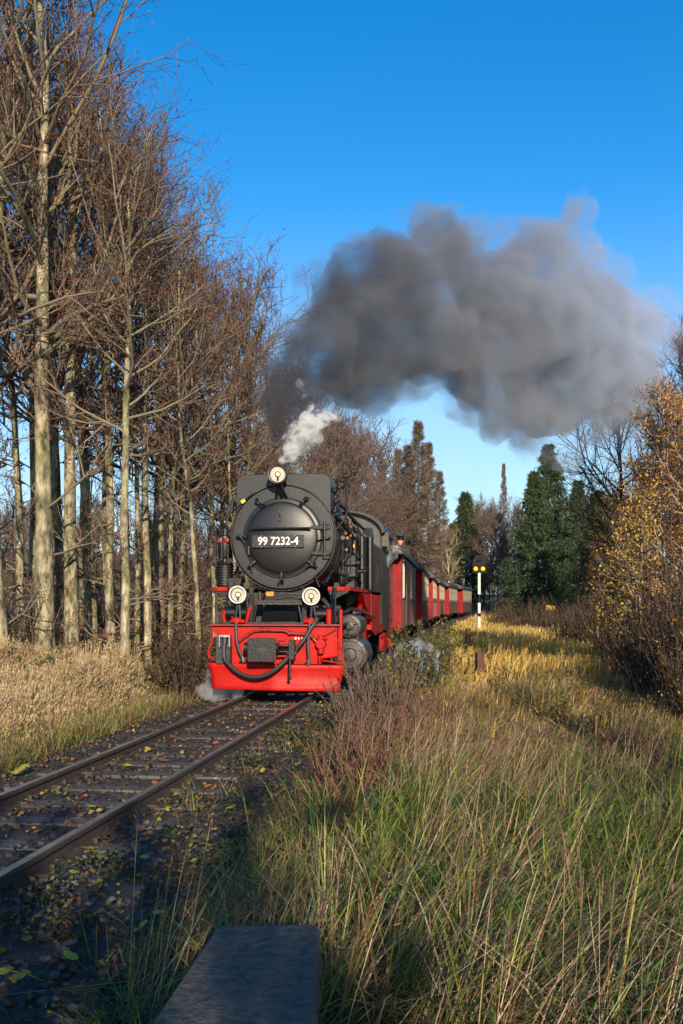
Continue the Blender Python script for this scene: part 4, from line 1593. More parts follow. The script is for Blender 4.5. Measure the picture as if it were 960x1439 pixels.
def coach(x, y, head_deg, L, van, label):
    """front end wall centre at (x, y) on the track; body runs back along its heading"""
    root = empty('luggage_van' if van else 'passenger_coach', (x, y, RAIL_TOP), -R(head_deg))
    tag(root, label, 'railway carriage', None if van else 'red and cream coaches behind the luggage van')
    hw = 1.25
    zb, zw, ze = 0.78, 1.62, 2.86
    mb = MB()
    mb.box(-hw, hw, 0.0, L, zb, zw)
    lo = mb.build('lower_body', M_coachred, root)
    mb = MB()
    mb.box(-hw + 0.01, hw - 0.01, 0.004, L - 0.004, zw, ze)
    up = mb.build('upper_body', M_coachred if van else M_cream, root)
    # vertical boards show as narrow strips
    mb = MB()
    for q in np.arange(0.25, L, 0.42):
        for s in (-1, 1):
            mb.box(s * hw - 0.008, s * hw + 0.008, float(q), float(q) + 0.03, zb + 0.02, zw - 0.02)
    mb.build('board_strip', M_coachred, lo)
    mb = MB()
    for s in (-1, 1):
        mb.box(s * hw - 0.014, s * hw + 0.014, 0.02, L - 0.02, zw - 0.02, zw + 0.03)
    mb.build('waist_rail', M_coachred, lo)
    # end walls
    for q in (-0.03, L):
        mb = MB()
        mb.prism([(-hw, zb - 0.06), (hw, zb - 0.06), (hw, ze), (0.8 * hw, ze + 0.25), (0.4 * hw, ze + 0.36), (-0.4 * hw, ze + 0.36), (-0.8 * hw, ze + 0.25), (-hw, ze)], 'y', q, q + 0.03)
        e = mb.build('end_wall', M_endred, root)
        mb = MB()
        yy = q - 0.012 if q < 0 else q + 0.03
        mb.box(-0.36, 0.36, yy, yy + 0.012, zb + 0.05, ze - 0.05)
        mb.build('end_door', M_coachred, e)
    # windows, each with frame and pane
    n = 3 if van else 7
    pos = [0.95, 5.2, 5.75] if van else [0.95 + i * (L - 1.9) / 6 for i in range(7)]
    ww = 0.50 if van else 0.92
    for s in (-1, 1):
        for q in pos:
            mb = MB()
            xo = s * hw
            x0, x1 = sorted((xo - s * 0.012, xo + s * 0.022))
            z0, z1 = (zw + 0.02, ze - 0.22) if van else (zw + 0.16, ze - 0.16)
            for (a, b, c, d) in ((q - ww / 2, q + ww / 2, z0, z0 + 0.05), (q - ww / 2, q + ww / 2, z1 - 0.05, z1), (q - ww / 2, q - ww / 2 + 0.05, z0 + 0.05, z1 - 0.05), (q + ww / 2 - 0.05, q + ww / 2, z0 + 0.05, z1 - 0.05)):
                mb.box(x0, x1, a, b, c, d)
            if not van:
                mb.box(x0, x1, q - ww / 2 + 0.05, q + ww / 2 - 0.05, z1 - 0.32, z1 - 0.28)
            w = mb.build('window', M_vanframe if van else M_cream, root)
            mb = MB()
            x0, x1 = sorted((xo - s * 0.008, xo + s * 0.004))
            mb.box(x0, x1, q - ww / 2 + 0.05, q + ww / 2 - 0.05, z0 + 0.05, z1 - 0.05)
            mb.build('pane', M_pane, w)
    if van:
        mb = MB()
        for s in (-1, 1):
            x0, x1 = sorted((s * (hw + 0.012), s * (hw + 0.035)))
            mb.box(x0, x1, 2.2, 4.2, zb + 0.05, ze - 0.12)
        mb.build('sliding_door', M_coachred, root)
        mb = MB()
        for i in range(3):
            mb.box(hw + 0.002, hw + 0.006, 0.5 + i * 0.22, 0.64 + i * 0.22, ze - 0.14, ze - 0.10)
        mb.build('stencilled_mark', M_letter, root)
    # roof
    sec = []
    for i in range(17):
        a = math.pi * i / 16
        sec.append(((hw + 0.09) * math.cos(a), ze - 0.02 + 0.44 * math.sin(a) ** 0.8))
    mb = MB()
    mb.prism(sec, 'y', -0.85, L + 0.85)
    r = mb.build('roof', M_roof, root)
    mb = MB()
    for q in np.linspace(1.5, L - 1.5, 4):
        mb.lathe((0.0, float(q), ze + 0.40), (0, 0, 1), [(0, 0.10), (0.10, 0.10), (0.11, 0.16), (0.16, 0.13)], seg=12)
    mb.build('roof_vent', M_roof, r)
    # end platforms with railings, underframe, bogies
    mb = MB()
    mb.box(-1.05, 1.05, -0.85, -0.031, 0.74, 0.82)
    mb.box(-1.05, 1.05, L + 0.031, L + 0.85, 0.74, 0.82)
    mb.box(-0.9, 0.9, 0.1, L - 0.1, 0.55, 0.775)
    mb.build('underframe', M_blackrough, root)
    mb = MB()
    for q in (-0.80, L + 0.80):
        for xx in (-0.95, -0.45, 0.45, 0.95):
            mb.tube([(xx, q, 0.82), (xx, q, 1.75)], 0.02, 6)
        for z in (1.30, 1.75):
            mb.tube([(-0.95, q, z), (0.95, q, z)], 0.018, 6)
    mb.build('platform_railing', M_black, root)
    for q in (1.7, L - 1.7):
        mb = MB()
        for s in (-1, 1):
            mb.box(s * 0.72 - 0.03, s * 0.72 + 0.03, q - 1.0, q + 1.0, 0.36, 0.54)
        mb.box(-0.70, 0.70, q - 0.15, q + 0.15, 0.38, 0.50)
        b = mb.build('bogie', M_blackrough, root)
        for d in (-0.68, 0.68):
            mb = MB()
            for s in (-1, 1):
                mb.lathe((s * 0.50, q + d, 0.36), (s, 0, 0), [(0, 0.38), (0.02, 0.36), (0.11, 0.36), (0.11, 0.28), (0.06, 0.26), (0.06, 0.08), (0.14, 0.08)], seg=20)
            mb.cyl((-0.5, q + d, 0.36), (0.5, q + d, 0.36), 0.05, seg=8)
            mb.build('wheelset', M_steel, b)
    return root


COACHES = [(0.45, 28.1, 6.7, 9.3, True, 'dark red luggage van coupled right behind the locomotive cab'),
           (1.99, 40.0, 6.5, 9.4, False, 'red and cream coach coupled next behind the luggage van'),
           (3.50, 51.8, 6.6, 9.4, False, 'second red and cream coach behind the luggage van'),
           (5.00, 63.5, 7.8, 9.4, False, 'third red and cream coach behind the luggage van'),
           (6.85, 75.0, 10.4, 9.4, False, 'fourth red and cream coach, the last but one of the train'),
           (9.30, 86.5, 12.0, 9.4, False, 'last red and cream coach at the tail of the train')]
for a in COACHES:
    coach(*a)

# ================================================================ signal beside the line
M_sigblack = mat('signal_black', (0.004, 0.0042, 0.0045), 0.7, var=0.3, spec=0.25)
M_siglight = mat('signal_yellow_light', (0.75, 0.42, 0.01), 0.3, var=0.02, emit=(1.0, 0.55, 0.02), estr=0.45)


def build_signal():
    sx, sy = 8.02, 58.0
    zb = float(gz(sx, sy))
    root = empty('railway_signal', (sx, sy, zb), 0.0)
    tag(root, 'black railway signal with two yellow lights on a white and black striped mast', 'railway signal')
    zs = 3.50
    # mast, white with black bands
    for i, (a, b) in enumerate(((0.0, 0.95), (0.95, 1.15), (1.15, 1.75), (1.75, 2.25), (2.25, zs))):
        mb = MB()
        mb.cyl((0, 0, a), (0, 0, b), 0.085, seg=14)
        mb.build('mast_section', M_white if i % 2 == 0 else M_sigblack, root)
    mb = MB()
    prof = [(-0.40, zs), (0.40, zs), (0.40, zs + 0.52), (0.36, zs + 0.82), (0.20, zs + 1.02), (-0.20, zs + 1.02), (-0.36, zs + 0.82), (-0.40, zs + 0.52)]
    mb.prism(prof, 'y', -0.10, -0.07)
    p = mb.build('signal_board', M_sigblack, root)
    mb = MB()
    mb.box(-0.36, 0.36, -0.07, 0.18, zs + 0.02, zs + 0.85)
    mb.build('lamp_case', M_sigblack, p)
    for x in (-0.21, 0.21):
        mb = MB()
        mb.lathe((x, -0.10, zs + 0.24), (0, -1, 0), [(0, 0.125), (0.02, 0.12), (0.05, 0.07), (0.055, 0.01)], seg=20)
        mb.build('yellow_light', M_siglight, p)
        mb = MB()
        for k in range(9):
            a0, a1 = R(10 + k * 17.8), R(10 + (k + 1) * 17.8)
            c0, s0, c1, s1 = math.cos(a0), math.sin(a0), math.cos(a1), math.sin(a1)
            mb.add([(x + 0.17 * c0, -0.10, zs + 0.24 + 0.17 * s0), (x + 0.17 * c1, -0.10, zs + 0.24 + 0.17 * s1),
                    (x + 0.17 * c1, -0.30, zs + 0.25 + 0.17 * s1), (x + 0.17 * c0, -0.30, zs + 0.25 + 0.17 * s0)], [(0, 1, 2, 3)])
        mb.build('light_hood', M_sigblack, p, solid=0.01)
    mb = MB()
    mb.prism([(-0.16, zs + 0.66), (0.14, zs + 0.78), (0.18, zs + 0.86), (0.06, zs + 0.84), (-0.10, zs + 0.77)], 'y', -0.34, -0.10)
    mb.build('upper_hood', M_sigblack, p)
    mb = MB()
    mb.box(-0.25, 0.25, -0.2, 0.2, -0.3, 0.05)
    mb.build('base', M_conc, root)


build_signal()

# ================================================================ rusty posts in the meadow
M_rust = mat('rusty_steel', (0.115, 0.048, 0.028), 0.85, col2=(0.055, 0.025, 0.018), scale=14, bump=0.4, bscale=40)


def post(x, y, ztop, w, label):
    zb = float(gz(x, y)) - 0.2
    root = empty('steel_post', (x, y, zb), R(12))
    tag(root, label, 'post', 'rusty posts beside the line')
    h = ztop - zb
    mb = MB()
    t = w * 0.16
    mb.box(-w / 2, w / 2, -w / 2, -w / 2 + t, 0, h)
    mb.box(-w / 2, w / 2, w / 2 - t, w / 2, 0, h)
    mb.build('flange', M_rust, root, bev=0.003)
    mb = MB()
    mb.box(-t / 2, t / 2, -w / 2 + t, w / 2 - t, 0, h - 0.003)
    mb.build('web', M_rust, root)


post(3.05, 22.0, 0.60, 0.165, 'thick short rusty steel post in the golden meadow before the signal')
post(4.45, 35.0, 0.80, 0.15, 'thin rusty steel post in the grass beside the coaches')


def yellow_sign():
    x, y = 12.6, 60.0
    zb = float(gz(x, y))
    root = empty('small_sign', (x, y, zb), R(10))
    tag(root, 'small plain yellow plate on a thin post at the edge of the wood', 'sign')
    mb = MB()
    mb.prism([(-0.28, 1.36), (0.30, 1.34), (0.26, 1.62), (-0.30, 1.66)], 'y', -0.02, 0.0)
    mb.build('sign_plate', M_yellow, root)
    mb = MB()
    mb.cyl((0, 0.02, 0), (0, 0.02, 1.6), 0.03, seg=8)
    mb.build('sign_post', M_rust, root)


yellow_sign()

for o in [q for q in COL.objects if q.type == 'MESH' and q.parent is not None]:
    base = o.name.split('.')[0]
    if base in ('board_strip', 'stencilled_mark'):
        o['kind'] = 'stuff'
    elif base in ('bogie', 'waist_rail', 'sliding_door', 'roof_vent', 'flange', 'platform_railing', 'underframe'):
        kids = [k for k in COL.objects if k.parent == o]
        if not kids:
            explode(o)
# ================================================================ vegetation helpers
def nrm(v):
    return v / np.maximum(np.linalg.norm(v, axis=-1, keepdims=True), 1e-9)


def tubes_np(P, Rd, sides):
    """P (N,K,3) polylines, Rd (N,K) radii -> verts, quads"""
    N, K, _ = P.shape
    T = np.empty_like(P)
    T[:, 1:-1] = P[:, 2:] - P[:, :-2]
    T[:, 0] = P[:, 1] - P[:, 0]
    T[:, -1] = P[:, -1] - P[:, -2]
    T = nrm(T)
    ref = np.where(np.abs(T[:, :1, 2:3]) < 0.85, np.array([0, 0, 1.0]), np.array([1.0, 0, 0]))
    U = nrm(np.cross(T, np.broadcast_to(ref, T.shape)))
    W = np.cross(T, U)
    if sides == 2:
        V = np.stack([P + U * Rd[..., None], P - U * Rd[..., None]], 2)
        base = (np.arange(N * K) * 2).reshape(N, K)
        f = np.stack([base[:, :-1], base[:, :-1] + 1, base[:, 1:] + 1, base[:, 1:]], -1).reshape(-1, 4)
        return V.reshape(-1, 3), f
    a = np.arange(sides) * 2 * np.pi / sides
    V = P[:, :, None, :] + (U[:, :, None, :] * np.cos(a)[:, None] + W[:, :, None, :] * np.sin(a)[:, None]) * Rd[:, :, None, None]
    base = (np.arange(N * K) * sides).reshape(N, K)
    k = np.arange(sides)
    k2 = (k + 1) % sides
    f = np.stack([base[:, :-1, None] + k, base[:, :-1, None] + k2, base[:, 1:, None] + k2, base[:, 1:, None] + k], -1).reshape(-1, 4)
    return V.reshape(-1, 3), f


class Veg:
    """collects branches and leaves with a colour per vertex"""

    def __init__(self):
        self.V, self.Q, self.T, self.C, self.n = [], [], [], [], 0

    def tubes(self, P, Rd, sides, col):
        v, f = tubes_np(P, Rd, sides)
        self.V.append(v)
        self.Q.append(f + self.n)
        c = np.broadcast_to(np.asarray(col, dtype=float).reshape(-1, 1, 3) if np.ndim(col) > 1 else np.asarray(col, dtype=float), (P.shape[0], v.shape[0] // P.shape[0], 3)).reshape(-1, 3)
        self.C.append(c)
        self.n += len(v)

    def leaves(self, pos, d, size, width, col, rng, fold=0.25):
        """little folded leaves: pos (N,3), d (N,3) direction, 4 triangles each"""
        N = len(pos)
        d = nrm(d)
        s = nrm(np.cross(d, nrm(rng.normal(size=(N, 3)))))
        up = np.cross(s, d)
        size = np.broadcast_to(size, (N,))[:, None]
        w = size * width
        base = pos
        mid = pos + d * size * 0.45 - up * size * fold * 0.35
        tip = pos + d * size
        l = pos + d * size * 0.42 + s * w * 0.5 + up * size * fold * 0.3
        r = pos + d * size * 0.42 - s * w * 0.5 + up * size * fold * 0.3
        v = np.stack([base, l, mid, r, tip], 1).reshape(-1, 3)
        b = self.n + np.arange(N) * 5
        t = np.stack([np.stack([b, b + 2, b + 1], 1), np.stack([b, b + 3, b + 2], 1), np.stack([b + 1, b + 2, b + 4], 1), np.stack([b + 2, b + 3, b + 4], 1)], 1).reshape(-1, 3)
        self.V.append(v)
        self.T.append(t)
        col = np.broadcast_to(np.asarray(col, dtype=float), (N, 3))
        self.C.append(np.repeat(col, 5, axis=0))
        self.n += len(v)

    def quads(self, pos, d, size, width, col, rng):
        """flat tapered chips, 2 triangles each"""
        N = len(pos)
        d = nrm(d)
        s = nrm(np.cross(d, nrm(rng.normal(size=(N, 3)))))
        size = np.broadcast_to(size, (N,))[:, None]
        w = size * width
        v = np.stack([pos, pos + d * size * 0.5 + s * w * 0.5, pos + d * size, pos + d * size * 0.5 - s * w * 0.5], 1).reshape(-1, 3)
        b = self.n + np.arange(N) * 4
        self.V.append(v)
        self.Q.append(np.stack([b, b + 1, b + 2, b + 3], 1))
        self.C.append(np.repeat(np.broadcast_to(np.asarray(col, dtype=float), (N, 3)), 4, axis=0))
        self.n += len(v)

    def build(self, name, material, parent=None, smooth=True):
        return mesh_np(name, np.concatenate(self.V), [np.concatenate(x) for x in (self.Q, self.T) if x], material, parent, np.concatenate(self.C), smooth)


def rand_perp(d, rng):
    return nrm(np.cross(d, nrm(rng.normal(size=d.shape))))


def grow(start, d, length, K, rng, up=0.0, wob=0.06, droop=0.0):
    """polylines from start along d with an upward bend and wobble"""
    N = len(start)
    P = np.empty((N, K, 3))
    P[:, 0] = start
    cur = nrm(d)
    step = (length / (K - 1))[:, None]
    for k in range(1, K):
        cur = nrm(cur + np.array([0, 0, up / K - droop * k / K / K]) + rng.normal(0, wob, (N, 3)))
        P[:, k] = P[:, k - 1] + cur * step
    return P


def sample(P, idx, t):
    """point and tangent on polylines idx at parameter t"""
    K = P.shape[1]
    f = t * (K - 1)
    i = np.minimum(f.astype(int), K - 2)
    u = (f - i)[:, None]
    a, b = P[idx, i], P[idx, i + 1]
    return a * (1 - u) + b * u, nrm(b - a)


def spawn(P, n_each, rng, t0=0.2, t1=1.0, ang=(35, 60)):
    N = P.shape[0]
    idx = np.repeat(np.arange(N), n_each)
    t = t0 + (t1 - t0) * (np.tile(np.arange(n_each), N) + rng.random(N * n_each)) / n_each
    t = np.clip(t, 0, 1)
    pos, tan = sample(P, idx, t)
    a = np.radians(rng.uniform(ang[0], ang[1], len(idx)))[:, None]
    d = nrm(tan * np.cos(a) + rand_perp(tan, rng) * np.sin(a))
    return idx, t, pos, d


def vary(c, n, rng, amt=0.25):
    return np.asarray(c)[None] * (1 + rng.uniform(-amt, amt, (n, 1))) * (1 + rng.normal(0, 0.06, (n, 3)))


M_bark = mat('tree_bark', (0.2, 0.2, 0.2), 0.95, attr='Col', var=0.75, scale=8, bump=1.0, bscale=30, stretch=(1, 1, 0.4), contrast=0.13)
M_twig = mat('twigs_and_leaves', (0.2, 0.2, 0.2), 0.8, attr='Col', var=0.2, scale=3, trans=0.18)
M_leaf = mat('foliage', (0.2, 0.2, 0.2), 0.65, attr='Col', var=0.2, scale=4, trans=0.35)


def bare_tree(seed, H, r0, start=0.3, limbs=44, spread=3.2, low_ang=75, lean=0.0, bark=(0.19, 0.165, 0.115), twig=(0.105, 0.068, 0.055), bud=(0.16, 0.065, 0.035),
              n2=9, n3=7, n4=3, buds=1, forks=0, budsize=0.05, leafcol=None, nleaf=0, profile=None, upcurve=0.5, moss=True, fat=1.0, low=0):
    rng = np.random.default_rng(seed)
    root = empty('bare_tree')
    K = 14
    tr = np.zeros((1, K, 3))
    off = np.cumsum(rng.normal(0, 0.10 * H / 14, (K, 2)), 0) * np.linspace(0, 1, K)[:, None]
    tr[0, :, 2] = np.linspace(-0.3, H, K)
    tr[0, :, 0] = off[:, 0] * 0.8 + lean * np.linspace(0, 1, K) * H
    tr[0, :, 1] = off[:, 1] * 0.8
    rad = r0 * (1 - np.linspace(0, 1, K)) ** 0.8 + 0.012
    rad[0] *= 1.45
    rad[1] *= 1.06
    v = Veg()
    # finer trunk
    KK = 40
    f = np.linspace(0, K - 1, KK)
    P = np.stack([np.interp(f, np.arange(K), tr[0, :, i]) for i in range(3)], -1)[None]
    rr = np.interp(f, np.arange(K), rad)[None] * (1 + rng.normal(0, 0.025, (1, KK)))
    tcol = np.asarray(bark)[None] * (1 + rng.normal(0, 0.12, (KK, 1)))
    if moss:
        tcol = tcol + np.clip(rng.normal(0.3, 1, (KK, 1)), 0, 1) * np.array([[-0.09, -0.065, -0.06]])
    v.tubes(P, rr, 12, bark)
    v.C[-1] = np.clip(np.repeat(tcol, 12, axis=0) * (1 + rng.normal(0, 0.16, (KK * 12, 1))), 0.02, 1)
    trunk = v.build('trunk', M_bark, root)
    # limbs
    cr = Veg()
    t = start + (0.97 - start) * (np.arange(limbs) + rng.random(limbs)) / limbs
    if low:
        t = np.concatenate([rng.uniform(0.07, start, low), t])
        limbs = limbs + low
    idx = np.zeros(limbs, dtype=int)
    pos, tan = sample(P, idx, t)
    az = rng.uniform(0, 2 * np.pi, limbs)
    u = np.clip((t - start) / (1 - start), 0, 1)
    el = np.radians(90 - (low_ang * (1 - u) + 22 * u) + rng.normal(0, 9, limbs))
    d = np.stack([np.cos(az) * np.cos(el), np.sin(az) * np.cos(el), np.sin(el)], -1)
    if profile is None:
        prof = 0.45 + 0.75 * np.sin(np.pi * np.clip(u * 0.85 + 0.12, 0, 1))
    else:
        prof = profile(u)
    L1 = spread * prof * rng.uniform(0.65, 1.15, limbs)
    thin = np.ones(limbs)
    if low:
        L1[:low] *= 0.75
        thin[:low] = 0.28
    P1 = grow(pos, d, L1, 8, rng, up=upcurve, wob=0.11)
    r1 = (np.interp(t, np.linspace(0, 1, KK), rr[0]) * 0.42 * thin)[:, None] * np.linspace(1, 0.18, 8)[None] + 0.008
    cr.tubes(P1, r1, 6, vary(bark, limbs, rng, 0.2) * 0.85)
    # second order
    i2, t2, p2, d2 = spawn(P1, n2, rng, 0.18, 1.0, (30, 58))
    L2 = L1[i2] * (0.50 - 0.28 * t2) * rng.uniform(0.6, 1.25, len(i2)) + 0.15
    P2 = grow(p2, d2, L2, 5, rng, up=upcurve * 0.7, wob=0.14)
    r2 = (0.013 + 0.012 * (1 - t2))[:, None] * np.linspace(1, 0.4, 5)[None] * fat
    c2 = np.asarray(bark) * 0.45 + np.asarray(twig) * 0.5
    cr.tubes(P2, r2, 4, vary(c2, len(i2), rng))
    # third order
    i3, t3, p3, d3 = spawn(P2, n3, rng, 0.15, 1.0, (28, 60))
    L3 = np.clip(L2[i3] * 0.5 * rng.uniform(0.5, 1.3, len(i3)), 0.12, 0.8)
    P3 = grow(p3, d3, L3, 4, rng, up=0.35, wob=0.16)
    cr.tubes(P3, np.full((len(i3), 1), 0.0066 * fat) * np.linspace(1, 0.6, 4)[None], 3, vary(twig, len(i3), rng))
    tips, tdir = P3[:, -1], nrm(P3[:, -1] - P3[:, -2])
    if n4:
        i4, t4, p4, d4 = spawn(P3, n4, rng, 0.25, 1.0, (25, 60))
        L4 = np.clip(L3[i4] * 0.55 * rng.uniform(0.6, 1.3, len(i4)), 0.08, 0.4)
        P4 = grow(p4, d4, L4, 3, rng, up=0.25, wob=0.18)
        cr.tubes(P4, np.full((len(i4), 1), 0.0046 * fat) * np.linspace(1, 0.7, 3)[None], 2, vary(twig, len(i4), rng))
        tips, tdir = P4[:, -1], nrm(P4[:, -1] - P4[:, -2])
    if buds:
        sel = rng.random(len(tips)) < 0.8
        for _ in range(buds):
            q = tips[sel] + rng.normal(0, 0.03, (sel.sum(), 3))
            dd = tdir[sel] * 0.3 + rng.normal(0, 0.5, (sel.sum(), 3)) + np.array([0, 0, -0.5])
            cr.quads(q, dd, rng.uniform(0.6, 1.3, sel.sum()) * budsize, 0.5, vary(bud, sel.sum(), rng, 0.35), rng)
    if nleaf:
        k = rng.integers(0, len(tips), nleaf)
        q = tips[k] + rng.normal(0, 0.07, (nleaf, 3))
        cc = np.asarray(leafcol)[rng.integers(0, len(leafcol), nleaf)] * rng.uniform(0.7, 1.25, (nleaf, 1))
        cr.leaves(q, rng.normal(0, 1, (nleaf, 3)) + np.array([0, 0, -0.6]), rng.uniform(0.045, 0.075, nleaf), 0.75, cc, rng)
    crown = cr.build('crown', M_twig, root)
    return root, [trunk, crown]


def spruce(seed, H, rad, col=(0.030, 0.060, 0.022), dead=0.0, density=1.0):
    rng = np.random.default_rng(seed)
    root = empty('spruce_tree')
    v = Veg()
    K = 12
    P = np.zeros((1, K, 3))
    P[0, :, 2] = np.linspace(-0.3, H, K)
    v.tubes(P, (0.022 * H * 0.5 * (1 - np.linspace(0, 1, K)) + 0.02)[None], 9, (0.11, 0.085, 0.065))
    trunk = v.build('trunk', M_bark, root)
    c = Veg()
    n = int(230 * density)
    t = 0.06 + 0.93 * (np.arange(n) + rng.random(n)) / n
    az = rng.uniform(0, 2 * np.pi, n)
    L = rad * (1.02 - t) ** 0.95 * rng.uniform(0.72, 1.15, n) + 0.12
    el = np.radians(-12 + 42 * t + rng.normal(0, 6, n))
    pos = np.stack([np.zeros(n), np.zeros(n), t * H], -1)
    d = np.stack([np.cos(az) * np.cos(el), np.sin(az) * np.cos(el), np.sin(el)], -1)
    P1 = grow(pos, d, L, 6, rng, up=0.25, wob=0.05)
    c.tubes(P1, (0.03 * (1 - t))[:, None] * np.linspace(1, 0.3, 6)[None] + 0.008, 4, (0.07, 0.055, 0.042))
    m = 16
    i2, t2, p2, d2 = spawn(P1, m, rng, 0.15, 1.0, (40, 75))
    d2[:, 2] = d2[:, 2] * 0.35 - 0.18
    L2 = np.clip(L[i2] * 0.42 * (1.15 - t2), 0.15, 1.1) * rng.uniform(0.7, 1.2, len(i2))
    P2 = grow(p2, d2, L2, 4, rng, up=-0.2, wob=0.08)
    tw = (0.075, 0.058, 0.048)
    c.tubes(P2, np.full((len(i2), 1), 0.008 + 0.010 * dead) * np.linspace(1, 0.6, 4)[None], 2, vary((0.19, 0.135, 0.085) if dead > 0.5 else tw, len(i2), rng))
    live = rng.random(len(i2)) > dead
    if live.sum():
        idx = np.repeat(np.nonzero(live)[0], 5)
        tt = rng.uniform(0.1, 1.0, len(idx))
        q, tan = sample(P2, idx, tt)
        dd = tan + rng.normal(0, 0.55, (len(idx), 3)) + np.array([0, 0, -0.55])
        cc = vary(np.asarray(col) * np.array([1.7, 1.45, 1.3]), len(idx), rng, 0.5)
        c.quads(q, dd, rng.uniform(0.26, 0.55, len(idx)), 0.17, cc, rng)
    if dead > 0:
        idx = np.repeat(np.nonzero(~live)[0], 5)
        if len(idx):
            q, tan = sample(P2, idx, rng.uniform(0.2, 1, len(idx)))
            c.quads(q, tan + rng.normal(0, 0.6, (len(idx), 3)), rng.uniform(0.18, 0.38, len(idx)), 0.10, vary((0.20, 0.14, 0.085), len(idx), rng), rng)
    crown = c.build('crown', M_leaf, root)
    return root, [trunk, crown]


def shrub(seed, H, stems, spread, twig=(0.062, 0.043, 0.030), leafcol=None, nleaf=0, leaf=0.05, n2=7, n3=5, name='bare_shrub', up=0.5):
    rng = np.random.default_rng(seed)
    root = empty(name)
    v = Veg()
    az = rng.uniform(0, 2 * np.pi, stems)
    pos = np.stack([np.cos(az) * rng.uniform(0, 0.25 * spread, stems), np.sin(az) * rng.uniform(0, 0.25 * spread, stems), np.full(stems, -0.1)], -1)
    out = rng.uniform(0.1, 0.75, stems) * spread / H
    d = np.stack([np.cos(az) * out, np.sin(az) * out, np.ones(stems)], -1)
    L = H * rng.uniform(0.55, 1.1, stems)
    P1 = grow(pos, d, L, 7, rng, up=up * 0.5, wob=0.09)
    v.tubes(P1, np.full((stems, 1), 0.009 + 0.004 * H) * np.linspace(1, 0.3, 7)[None], 4, vary(np.asarray(twig) * 1.25, stems, rng))
    stem = v.build('stem', M_twig, root)
    stem['kind'] = 'stuff'
    c = Veg()
    i2, t2, p2, d2 = spawn(P1, n2, rng, 0.12, 1.0, (22, 52))
    L2 = L[i2] * 0.34 * (1.2 - t2) * rng.uniform(0.6, 1.3, len(i2))
    P2 = grow(p2, d2, L2, 5, rng, up=up, wob=0.13)
    c.tubes(P2, np.full((len(i2), 1), 0.0065) * np.linspace(1, 0.5, 5)[None], 3, vary(twig, len(i2), rng))
    i3, t3, p3, d3 = spawn(P2, n3, rng, 0.15, 1.0, (25, 55))
    L3 = L2[i3] * 0.45 * rng.uniform(0.5, 1.3, len(i3))
    P3 = grow(p3, d3, L3, 3, rng, up=up, wob=0.15)
    c.tubes(P3, np.full((len(i3), 1), 0.005) * np.linspace(1, 0.6, 3)[None], 2, vary(twig, len(i3), rng))
    if nleaf:
        k = rng.integers(0, len(P3), nleaf)
        q, tan = sample(P3, k, rng.random(nleaf))
        cc = np.asarray(leafcol)[rng.integers(0, len(leafcol), nleaf)] * rng.uniform(0.7, 1.25, (nleaf, 1))
        c.leaves(q + rng.normal(0, 0.02, (nleaf, 3)), rng.normal(0, 1, (nleaf, 3)) + tan * 0.8, rng.uniform(0.7, 1.3, nleaf) * leaf, 0.7, cc, rng)
    cr = c.build('foliage' if nleaf else 'twigs', M_leaf if nleaf else M_twig, root)
    cr['kind'] = 'stuff'
    return root, [stem, cr]


HIDE = []


def place(proto, x, y, rz=0.0, scale=1.0, name=None, label=None, cat='tree', group=None, tilt=(0, 0), dz=0.0):
    root, kids = proto
    z = float(gz(x, y)) + dz
    if not root.get('label'):
        o = root
        o.location = (x, y, z)
        o.rotation_euler = (tilt[0], tilt[1], rz)
        o.scale = (scale,) * 3 if not isinstance(scale, tuple) else scale
    else:
        o = copy_tree(root, kids, (x, y, z), rz, scale, tilt)
        if 'group' in o and not group:
            del o['group']
    if name:
        o.name = name
    tag(o, label, cat, group)
    return o
# ================================================================ trees
def at(px, y):
    """sideways position of the place seen px pixels across at distance y (laying-out aid)"""
    return (px - 480) / 1400.0 * y


ALDER = dict(bark=(0.25, 0.212, 0.135), twig=(0.150, 0.092, 0.066), bud=(0.20, 0.075, 0.045), buds=1, budsize=0.06)
A1 = bare_tree(1, 15.0, 0.175, low=3, start=0.36, limbs=36, spread=3.5, n2=6, n3=5, n4=3, **ALDER)
A2 = bare_tree(2, 14.0, 0.160, low=3, start=0.38, limbs=34, spread=3.6, n2=6, n3=5, n4=3, low_ang=68, upcurve=0.9, **ALDER)
A3 = bare_tree(3, 12.5, 0.098, low=4, start=0.44, limbs=28, spread=2.4, n2=6, n3=5, n4=3, **ALDER)
A4 = bare_tree(4, 11.0, 0.070, low=6, start=0.42, limbs=22, spread=1.8, n2=6, n3=5, n4=2, **ALDER)
A5 = bare_tree(5, 11.5, 0.125, low=6, start=0.38, limbs=36, spread=2.8, n2=7, n3=5, n4=3, bark=(0.20, 0.165, 0.10), twig=(0.125, 0.070, 0.045), bud=(0.26, 0.095, 0.035), budsize=0.06,
               leafcol=[(0.26, 0.10, 0.035), (0.20, 0.07, 0.03)], nleaf=1800)
A6 = bare_tree(6, 9.0, 0.055, start=0.22, limbs=20, spread=1.6, n2=5, n3=5, n4=2, low_ang=65, bark=(0.16, 0.12, 0.085), twig=(0.115, 0.070, 0.055), bud=(0.19, 0.08, 0.04))
A7 = bare_tree(7, 9.5, 0.10, start=0.15, limbs=36, spread=3.0, n2=8, n3=6, n4=2, low_ang=60, upcurve=0.9, bark=(0.15, 0.11, 0.09), twig=(0.150, 0.105, 0.082), bud=(0.18, 0.11, 0.07), fat=1.7, budsize=0.09)

